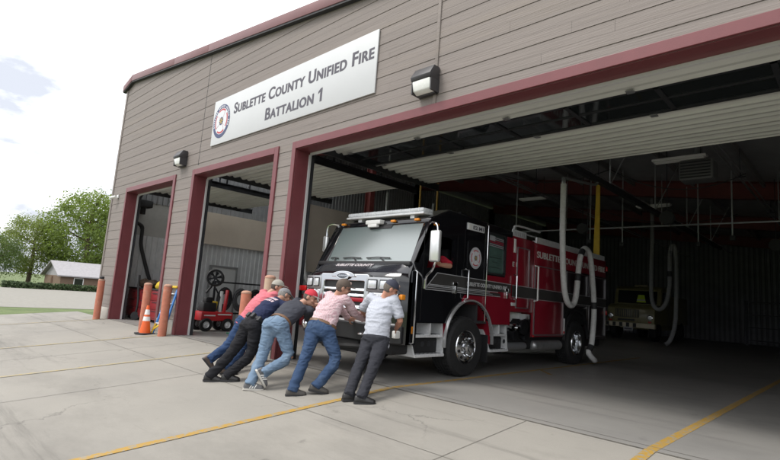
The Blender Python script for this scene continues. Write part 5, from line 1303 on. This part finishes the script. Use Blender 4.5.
mb = MB(); mb.box(-3.6,-2.8,8.9,9.5,5.0,5.55,.06,3); mb.build('housing', mat('heater_grey',(.15,.15,.155),.5), t)
mb = MB()
for k in range(6): mb.box(-3.55,-2.85,8.87,8.9,5.05+.08*k,5.08+.08*k)
mb.build('louvre', STEEL, t); mb = MB(); mb.cyl((-3.2,9.2,5.55),(-3.2,9.2,roof(-3.2)-.1),.1); mb.build('flue', GALV, t)
for i, ((x, y), lb) in enumerate((((-9.15,3.5),'bent steel pipe under the door track, nearer the wide bay opening'), ((-8.95,5.2),'bent steel pipe under the door track, farther inside'))):
    mb = MB(); mb.tube([(x,y,4.1),(x,y,3.6),(x+.05,y+.08,3.42),(x+.25,y+.35,3.38),(x+.5,y+.8,3.42)], .035, 10, smooth=4); ob = mb.build('bent_pipe', GALV, None); tag(ob, lb, 'pipe', 'bent steel pipes under the door track')
# long wall shelving and lockers in the dark at the back
for i, (x, lb) in enumerate(((-4.5,'dark tall shelving against the back wall, right of the olive truck'), (-1.2,'dark tall shelving against the back wall at the right'), (2.1,'dark shelving at the far right of the back wall'))):
    if i == 0:
        t = thing('shelving', (x,33.5,0), lb, 'shelving', 'shelving along the back wall'); mb = MB()
        for a in (-1.3,1.3):
            for y in (-.3,.3): mb.box(a-.04,a+.04,y-.04,y+.04,0,2.8)
        mb.build('upright', STEEL, t, local=True); mb = MB()
        for z in (.3,1.1,1.9,2.7): mb.box(-1.3,1.3,-.33,.33,z,z+.05)
        mb.build('board', STEEL, t, local=True); sh0 = t
    else:
        c = copy_tree(sh0); c.location = (x,33.5,0); c['label'] = lb
for x, y, lb in ((-9.6,11,'thin grey conduit hanging behind the cab of the engine'), (-7.4,12.5,'thin grey conduit hanging above the hose bed'), (-6.6,13.5,'thin conduit dropping to the white service pipe'), (-4.2,13.8,'thin conduit dropping right of the yellow strap'), (-3.0,12.5,'thin conduit near the right edge of the wide bay')):
    t = thing('drop_conduit', (x,y,4.2), lb, 'conduit', 'conduits hanging from the roof')
    mb = MB(); mb.cyl((x,y,4.0),(x,y,roof(x)-.1),.022,seg=8); mb.build('conduit', GALV, t); mb = MB(); mb.box(x-.07,x+.07,y-.05,y+.05,3.85,4.0,.01); mb.build('outlet_box', BLACKM, t)
for (x, y, h), lb in (((-10.6,6.5,6.6),'wooden pike pole standing behind the cab roof'), ((-10.2,6.9,6.7),'yellow pike pole standing behind the cab roof')):
    t = thing('pike_pole', (x,y,2.9), lb, 'pole', 'poles behind the cab'); mb = MB(); mb.cyl((x,y,0),(x,y,5.2),.03,seg=8); mb.build('shaft', mat('pole_ochre',(.40,.25,.05),.6), t)
for i, (x, z, lb) in enumerate(((-8.9,5.6,'grey conduit running back under the roof, left of the fire engine'), (-6.6,5.9,'grey conduit running back under the roof above the fire engine'), (-2.6,5.5,'grey conduit running back under the roof at the right of the wide bay'))):
    t = thing('roof_conduit', (x,3,z), lb, 'conduit', 'conduits under the roof'); mb = MB(); mb.cyl((x,4.6,z),(x,34,z),.03,seg=8); mb.cyl((x+.12,4.6,z+.03),(x+.12,30,z+.03),.02,seg=8); mb.build('conduit', GALV, t)
    for y in (6,11,17,23):
        mb = MB(); mb.cyl((x+.06,y,z),(x+.06,y,roof(x)-.1),.012,seg=6); mb.box(x-.06,x+.18,y-.03,y+.03,z-.05,z-.03); mb.build('hanger', STEEL, t)
for i, ((x0,y0,z0),(x1,y1,z1),lb) in enumerate((((-9.4,7.8,6.0),(-5.2,8.4,5.4),'black cable sagging above the fire engine cab'), ((-5.2,8.4,5.4),(-2.2,9.6,5.2),'black cable sagging right of the yellow strap'), ((-8.6,15.6,5.9),(-3.4,16.,5.3),'black cable sagging across the middle of the bay'))):
    a = V((x0,y0,z0)); b = V((x1,y1,z1)); mb = MB(); mb.tube([a.lerp(b,k/14)-V((0,0,.5*(1-(k/7-1)**2))) for k in range(15)], .014, 6); tag(mb.build('cable', BLACKM, None), lb, 'cable', 'cables under the roof')
for i, ((x,y,z),lb) in enumerate((((-4.3,10.5,4.3),'black cord reel hanging right of the yellow strap'), ((-7.9,13,4.5),'black cord reel hanging above the rear of the engine'), ((-2.2,15,4.0),'black cord reel hanging near the right of the bay'))):
    t = thing('cord_reel', (x,y,z), lb, 'cord reel', 'cord reels under the roof'); mb = MB(); mb.lathe((0,-.09,0),(0,1,0),[(0,0),(.2,0),(.2,.02),(.13,.03),(.13,.15),(.2,.16),(.2,.18),(0,.18)],24); mb.build('drum', BLACKM, t, local=True)
    mb = MB(); mb.cyl((0,0,.15),(0,0,roof(x)-.1-z),.012,seg=6); mb.cyl((.1,0,-.1),(.1,0,-1.0),.009,seg=6); mb.box(.07,.13,-.03,.03,-1.15,-1.0,.01); mb.build('cord', BLACKM, t, local=True)
# ---- olive wildland truck at the back of the bay
mt = thing('brush_truck', (-9.75,24,0), 'olive green heavy brush truck parked nose out at the back of the bay', 'truck')
OL = mat('olive_paint', (.215,.19,.085), .4, var=(2,.12), coat=.3)
def M_(mb, name, m, par=mt, **k): return mb.build(name, m, par, **k)
mb = MB(); mb.prism([(-11.0,24.0,.95),(-11.0,24.05,1.75),(-11.0,24.35,1.95),(-11.0,25.1,2.0),(-11.0,25.1,.95)], (2.5,0,0), .04); M_(mb,'bonnet',OL)
mb = MB(); mb.prism([(-11.0,25.1,.9),(-11.0,25.1,1.95),(-11.0,25.3,2.85),(-11.0,25.6,3.05),(-11.0,27.2,3.05),(-11.0,27.2,.9)], (2.5,0,0), .05); M_(mb,'cab',OL)
mb = MB(); mb.hexa([(-10.8,25.09,2.05),(-8.7,25.09,2.05),(-8.7,25.12,2.05),(-10.8,25.12,2.05),(-10.8,25.25,2.78),(-8.7,25.25,2.78),(-8.7,25.29,2.78),(-10.8,25.29,2.78)]); M_(mb,'windscreen',GLASSD,smooth=False)
mb = MB(); mb.box(-8.505,-8.485,25.5,26.6,2.05,2.75,.01); M_(mb,'side_window',GLASSD)
mb = MB(); mb.box(-10.55,-9.3,23.96,24.0,1.25,1.68,.01); gg = M_(mb,'grille',DARKG)
mb = MB()
for k in range(12): mb.box(-10.5+.1*k,-10.46+.1*k,23.94,23.96,1.27,1.66)
M_(mb,'slat',OL,gg,smooth=False)
mb = MB(); mb.box(-10.4,-9.5,23.95,24.0,1.05,1.15,.01); M_(mb,'air_slot',DARKG)
for x in (-10.8,-8.72):
    mb = MB(); mb.lathe((x,24.0,1.28),(0,-1,0),[(0,0),(.15,0),(.15,.03),(.12,.045),(.11,.02),(0,.03)],20); hl = M_(mb,'headlamp_rim',CHROME)
    mb = MB(); mb.lathe((x,23.975,1.28),(0,-1,0),[(0,.03),(.1,.012),(.1,0),(0,0)],20); M_(mb,'lens',LAMPG,hl)
    mb = MB(); mb.box(x-.08,x+.08,23.96,24.0,1.0,1.08,.01); M_(mb,'marker_lamp',REDL)
mb = MB(); mb.box(-11.1,-8.4,23.72,23.98,.70,.96,.03); bb = M_(mb,'bumper',mat('cream_bumper',(.62,.56,.42),.5,var=(2,.1)))
mb = MB()
for k in range(5): mb.box(-10.95+.36*k,-10.78+.36*k,23.712,23.722,.72,.94)
M_(mb,'marking',BLACKM,bb,smooth=False)
mb = MB(); mb.box(-10.0,-9.5,23.69,23.71,.52,.72); pp2 = M_(mb,'number_plate',mat('dim_plate',(.4,.41,.42),.5)); 
mb = MB(); mb.box(-9.95,-9.55,23.684,23.69,.58,.66); M_(mb,'plate_mark',INK,pp2,smooth=False)
mb = MB(); mb.box(-10.95,-8.55,27.3,31,.95,2.6,.04); mb.box(-10.6,-8.9,25,31,.6,.95); M_(mb,'tank_body',OL)
for x, s in ((-10.95,-1),(-8.55,1)):
    for y in (24.9,29.6):
        mb = MB(); mb.lathe((x,y,.56),(s,0,0),[(.28,-.35),(.5,-.36),(.56,-.3),(.56,-.03),(.5,.02),(.3,.02),(.26,-.06),(0,-.06)],32); M_(mb,'wheel',RUBBER)
mb = MB(); mb.tube([(-8.4,25.2,1.9),(-8.25,25.1,2.0),(-8.25,25.1,2.7),(-8.4,25.3,2.8)],.02,6); mb.box(-8.33,-8.17,25.05,25.12,2.1,2.6,.02); M_(mb,'mirror',STEEL)
mb = MB(); mb.box(-10.1,-9.4,25.8,26.1,3.05,3.16,.03); M_(mb,'light_bar',mat('dim_lightbar',(.35,.30,.2),.3))
vs = thing('windscreen_reflection', (-9.5,25.04,2.5), 'bright yellow green vest modelled as a plate on the olive truck windscreen', 'reflection')  # plate coloured as the yellow green reflection in the windscreen
mb = MB(); mb.hexa([(-9.75,25.05,2.12),(-9.25,25.05,2.12),(-9.25,25.07,2.12),(-9.75,25.07,2.12),(-9.68,25.14,2.55),(-9.35,25.14,2.55),(-9.35,25.16,2.55),(-9.68,25.16,2.55)], .008); o_ = mb.build('reflection_plate', mat('reflection_lime',(.55,.75,.06),.7), vs)
mb = MB(); mb.hexa([(-9.73,25.055,2.22),(-9.28,25.055,2.22),(-9.28,25.07,2.22),(-9.73,25.07,2.22),(-9.73,25.075,2.29),(-9.29,25.075,2.29),(-9.29,25.09,2.29),(-9.73,25.09,2.29)]); mb.build('reflective_band', SILVER, vs, smooth=False)  # silver bar added across the painted reflection

# ================================================================== LEFT BACKGROUND
def tree(loc, label, h, cr_, seed, name='leafy_tree', leaf=(.115,.16,.035)):
    rr = random.Random(seed); t = thing(name, loc, label, 'tree', 'trees beyond the station')
    B = V(loc); mb = MB(); tips = []
    th = h*.32
    mb.tube([B, B+V((.1,.05,th*.5)), B+V((.05,.15,th)), B+V((.2,0,h*.55)), B+V((.1,.1,h*.8))], [h*.032,h*.026,h*.022,h*.014,h*.005], 10, smooth=3)
    for k in range(16):
        a = rr.uniform(0, 6.28); z = rr.uniform(.28,.75)*h; ln = cr_*rr.uniform(.55,.95)*(1.1-.5*z/h)
        p0 = B+V((.1,.08,z)); p2 = p0+V((math.cos(a)*ln, math.sin(a)*ln, ln*rr.uniform(.35,.8))); p1 = p0.lerp(p2,.5)+V((0,0,-ln*.06))
        mb.tube([p0,p1,p2],[h*.011,h*.007,h*.003],6,smooth=3); tips += [p1,p2,p0.lerp(p2,.75)]
    mb.build('trunk', mat('bark',(.09,.065,.045),.95,bump=(12,.8),var=(6,.2)), t)
    mb = MB(); bm = mb.bm
    cl = []
    for k in range(330):
        if k < len(tips): c = tips[k]
        else:
            u = V((rr.gauss(0,1),rr.gauss(0,1),rr.gauss(0,1))).normalized()*rr.uniform(.45,1)**.5
            c = B+V((u.x*cr_*.95, u.y*cr_*.95, h*.55+u.z*h*.43))
        cl.append((c, cr_*rr.uniform(.13,.26)))
    for c, r_ in cl:
        for q in range(44):
            u = V((rr.gauss(0,1),rr.gauss(0,1),rr.gauss(0,.8))); p = c+u*r_*.62
            n = (u.normalized()+V((rr.uniform(-.6,.6),rr.uniform(-.6,.6),rr.uniform(-.2,.9)))).normalized()
            a, b_, _ = frame_of(n); s = rr.uniform(.07,.17)*h/9; an = rr.uniform(0,6.28); a2 = a*math.cos(an)+b_*math.sin(an); b2 = n.cross(a2)
            bm.faces.new([bm.verts.new(p-a2*s), bm.verts.new(p+b2*s*.45-n*s*.1), bm.verts.new(p+a2*s), bm.verts.new(p-b2*s*.45-n*s*.1)])
    lm = mat('leaf_%d' % seed, leaf, .7, var=(.8,.35))
    if not any(n.type == 'MIX_SHADER' for n in lm.node_tree.nodes):
        nt = lm.node_tree; pb = nt.nodes['Principled BSDF']; tr = nt.nodes.new('ShaderNodeBsdfTranslucent'); tr.inputs[0].default_value = (leaf[0]*2.2,leaf[1]*2.2,leaf[2]*1.3,1)
        ms = nt.nodes.new('ShaderNodeMixShader'); ms.inputs[0].default_value = .4; out = nt.nodes['Material Output']
        nt.links.new(pb.outputs[0], ms.inputs[1]); nt.links.new(tr.outputs[0], ms.inputs[2]); nt.links.new(ms.outputs[0], out.inputs[0])
    mb.build('crown', lm, t, smooth=False, recalc=False)
    return t
tree((-107,22.6,-1.1), 'tall fresh green tree at the left corner of the station', 19, 7.5, 11)
tree((-113,15.5,-1.1), 'pale green broad tree left of the grey roofed house', 13.5, 6., 12, leaf=(.13,.165,.045))
tree((-106,8.5,-1.1), 'round bushy tree near the far left edge', 9., 5., 13, leaf=(.065,.10,.03))
tree((-118,30,-1.1), 'darker tree behind the tall fresh green tree', 16., 6.5, 14, leaf=(.05,.085,.03))
tree((-125,3,-1.1), 'small distant dark green tree at the left edge', 8., 4.6, 15, leaf=(.055,.09,.035))
hs_ = thing('house', (-94,21,-1.1), 'low brown house with a grey roof beyond the gravel road', 'house')
mb = MB(); mb.box(-101,-91,15.5,27,-1.1,1.1); mb.build('wall', mat('brown_boards',(.17,.115,.08),.85,var=(2,.15),stretch=(1,1,6)), hs_, smooth=False)
mb = MB()
mb.prism([(-101.6,14.9,1.0),(-96,14.9,3.3),(-90.4,14.9,1.0),(-90.4,14.9,1.18),(-96,14.9,3.48),(-101.6,14.9,1.18)], (0,12.7,0)); mb.prism([(-101,15.5,1.1),(-96,15.5,3.2),(-91,15.5,1.1)], (0,11.5,0)); mb.build('roof', mat('grey_shingle',(.30,.29,.30),.9,var=(3,.12),bump=(20,.4)), hs_, smooth=False)
for y in (18,21.5,25):
    mb = MB(); mb.box(-91,-90.95,y-.6,y+.6,-.2,.8); wn = mb.build('window', GLASSD, hs_, smooth=False)
    mb = MB(); mb.plate([rect(y-.7,-.3,y+.7,.9), rect(y-.59,-.19,y+.59,.79)], (-90.98,0,0), (0,1,0), (0,0,1), .0, .05); mb.build('frame', WHITEM, wn, smooth=False)
mb = MB(); mb.box(-96.5,-95.6,15.44,15.5,-1.1,.95); mb.build('door', mat('door_brown',(.10,.05,.03),.6), hs_, smooth=False)
hd_ = thing('hedge', (-89,18,-1.1), 'clipped dark green hedge in front of the brown house', 'hedge')
mb = MB(); rr = random.Random(5)
for k in range(3600):
    p = V((-89.2+rr.uniform(-.5,.5), rr.uniform(8,30), -1.1+rr.uniform(0,.95)))
    n = V((rr.gauss(0,1),rr.gauss(0,1),rr.gauss(0,1))).normalized(); a, b_, _ = frame_of(n); s = rr.uniform(.12,.24)
    mb.quad(p-a*s, p+b_*s*.6, p+a*s, p-b_*s*.6)
mb.build('foliage', mat('hedge_leaf',(.045,.075,.025),.8,var=(1,.3)), hd_, smooth=False, recalc=False)

# ================================================================== CAMERA, SKY, SUN
cd = bpy.data.cameras.new('camera'); cam = bpy.data.objects.new('camera', cd); COL.objects.link(cam); SC.camera = cam
cd.sensor_fit = 'HORIZONTAL'; cd.sensor_width = 36; cd.lens = 36*500/780; cd.clip_end = 3000; cd.clip_start = .05
pitch, roll, yaw = R(7.7242), R(4.1591), R(-44.098)
fwd = V((math.sin(yaw)*math.cos(pitch), math.cos(yaw)*math.cos(pitch), math.sin(pitch)))
r0 = V((math.cos(yaw), -math.sin(yaw), 0)); u0 = r0.cross(fwd)
rv = r0*math.cos(roll)+u0*math.sin(roll); uv = -r0*math.sin(roll)+u0*math.cos(roll)
m3 = Matrix((rv, uv, -fwd)).transposed()
cam.matrix_world = Matrix.Translation((0, -5.7526, 1.34)) @ m3.to_4x4()

wd = bpy.data.worlds.new('World'); SC.world = wd; wd.use_nodes = True; nt = wd.node_tree; N = nt.nodes; L = nt.links
bg = N['Background']; bg.inputs['Strength'].default_value = .12
sky = N.new('ShaderNodeTexSky'); sky.sky_type = 'NISHITA'; sky.sun_disc = False
EL, AZ = R(56), R(-150)        # sun high in front of the station, a little to the left
sd = V((math.cos(EL)*math.sin(AZ), math.cos(EL)*math.cos(AZ), math.sin(EL)))
sky.sun_elevation = EL; sky.sun_rotation = AZ; sky.air_density = 1.2; sky.dust_density = 3
tc = N.new('ShaderNodeTexCoord'); mp = N.new('ShaderNodeMapping'); mp.inputs['Scale'].default_value = (1,1,2.6); L.new(tc.outputs['Generated'], mp.inputs[0])
nz = N.new('ShaderNodeTexNoise'); nz.inputs['Scale'].default_value = 2.6; nz.inputs['Detail'].default_value = 7; nz.inputs['Roughness'].default_value = .55; L.new(mp.outputs[0], nz.inputs['Vector'])
cr_ = N.new('ShaderNodeValToRGB'); cr_.color_ramp.elements[0].position = .42; cr_.color_ramp.elements[0].color = (4.1,4.3,4.8,1); cr_.color_ramp.elements[1].position = .52; cr_.color_ramp.elements[1].color = (9.6,9.7,9.9,1)
sp = N.new('ShaderNodeSeparateXYZ'); L.new(tc.outputs['Generated'], sp.inputs[0])
mr = N.new('ShaderNodeMapRange'); mr.inputs['From Min'].default_value = .02; mr.inputs['From Max'].default_value = .42; mr.inputs['To Min'].default_value = -.15; mr.inputs['To Max'].default_value = .16; L.new(sp.outputs['Z'], mr.inputs['Value'])
ad = N.new('ShaderNodeMath'); ad.operation = 'ADD'; L.new(nz.outputs['Fac'], ad.inputs[0]); L.new(mr.outputs[0], ad.inputs[1])
L.new(ad.outputs[0], cr_.inputs[0])
mx = N.new('ShaderNodeMix'); mx.data_type = 'RGBA'; mx.inputs['Factor'].default_value = .94
L.new(sky.outputs[0], mx.inputs['A']); L.new(cr_.outputs[0], mx.inputs['B']); L.new(mx.outputs['Result'], bg.inputs['Color'])
sl = bpy.data.lights.new('sun', 'SUN'); so = bpy.data.objects.new('sun', sl); COL.objects.link(so)
sl.energy = 1.5; sl.angle = R(20); sl.color = (1,.96,.90)
so.rotation_euler = (-sd).to_track_quat('-Z', 'Y').to_euler()
vs_ = SC.view_settings; vs_.view_transform = 'Standard'; vs_.look = 'None'; vs_.exposure = .75; vs_.gamma = 1; vs_.use_curve_mapping = False
SC.render.film_transparent = False
SC.cycles.max_bounces = 8; SC.cycles.diffuse_bounces = 4; SC.cycles.use_denoising = True

# ------------------------------------------------------------------ every loose piece of these parts becomes a part of its own
def explode(o):
    bm = bmesh.new(); bm.from_mesh(o.data); seen = set(); groups = []
    for f in bm.faces:
        if f in seen: continue
        st_ = [f]; seen.add(f); g = []
        while st_:
            x = st_.pop(); g.append(x)
            for e in x.edges:
                for y in e.link_faces:
                    if y not in seen: seen.add(y); st_.append(y)
        groups.append(g)
    if not 1 < len(groups) <= 60: bm.free(); return
    base = o.name.split('.')[0]
    for g in groups:
        b2 = bmesh.new(); mp = {}
        for f in g:
            nf = b2.faces.new([mp.setdefault(v, None) or mp.__setitem__(v, b2.verts.new(v.co)) or mp[v] for v in f.verts]); nf.smooth = f.smooth; nf.material_index = f.material_index
        me = bpy.data.meshes.new(base); b2.to_mesh(me); b2.free()
        for m in o.data.materials: me.materials.append(m)
        me.set_sharp_from_angle(angle=R(35))
        n = bpy.data.objects.new(base, me); COL.objects.link(n); n.parent = o.parent; n.location = o.location; n.rotation_euler = o.rotation_euler
    bm.free(); bpy.data.objects.remove(o)
for o in list(bpy.data.objects):
    if o.type == 'MESH' and o.parent and not o.children and o.name.split('.')[0] in {'hanger','foundation','door_gap','divider','red_marker','side_marker','discharge_valve','intake_port','gauge','caster','leg','upright','board','chain','side_flash','lug_nut','hand_hole','rear_rail','front_rail','foot'} and o.data.users == 1:
        explode(o)
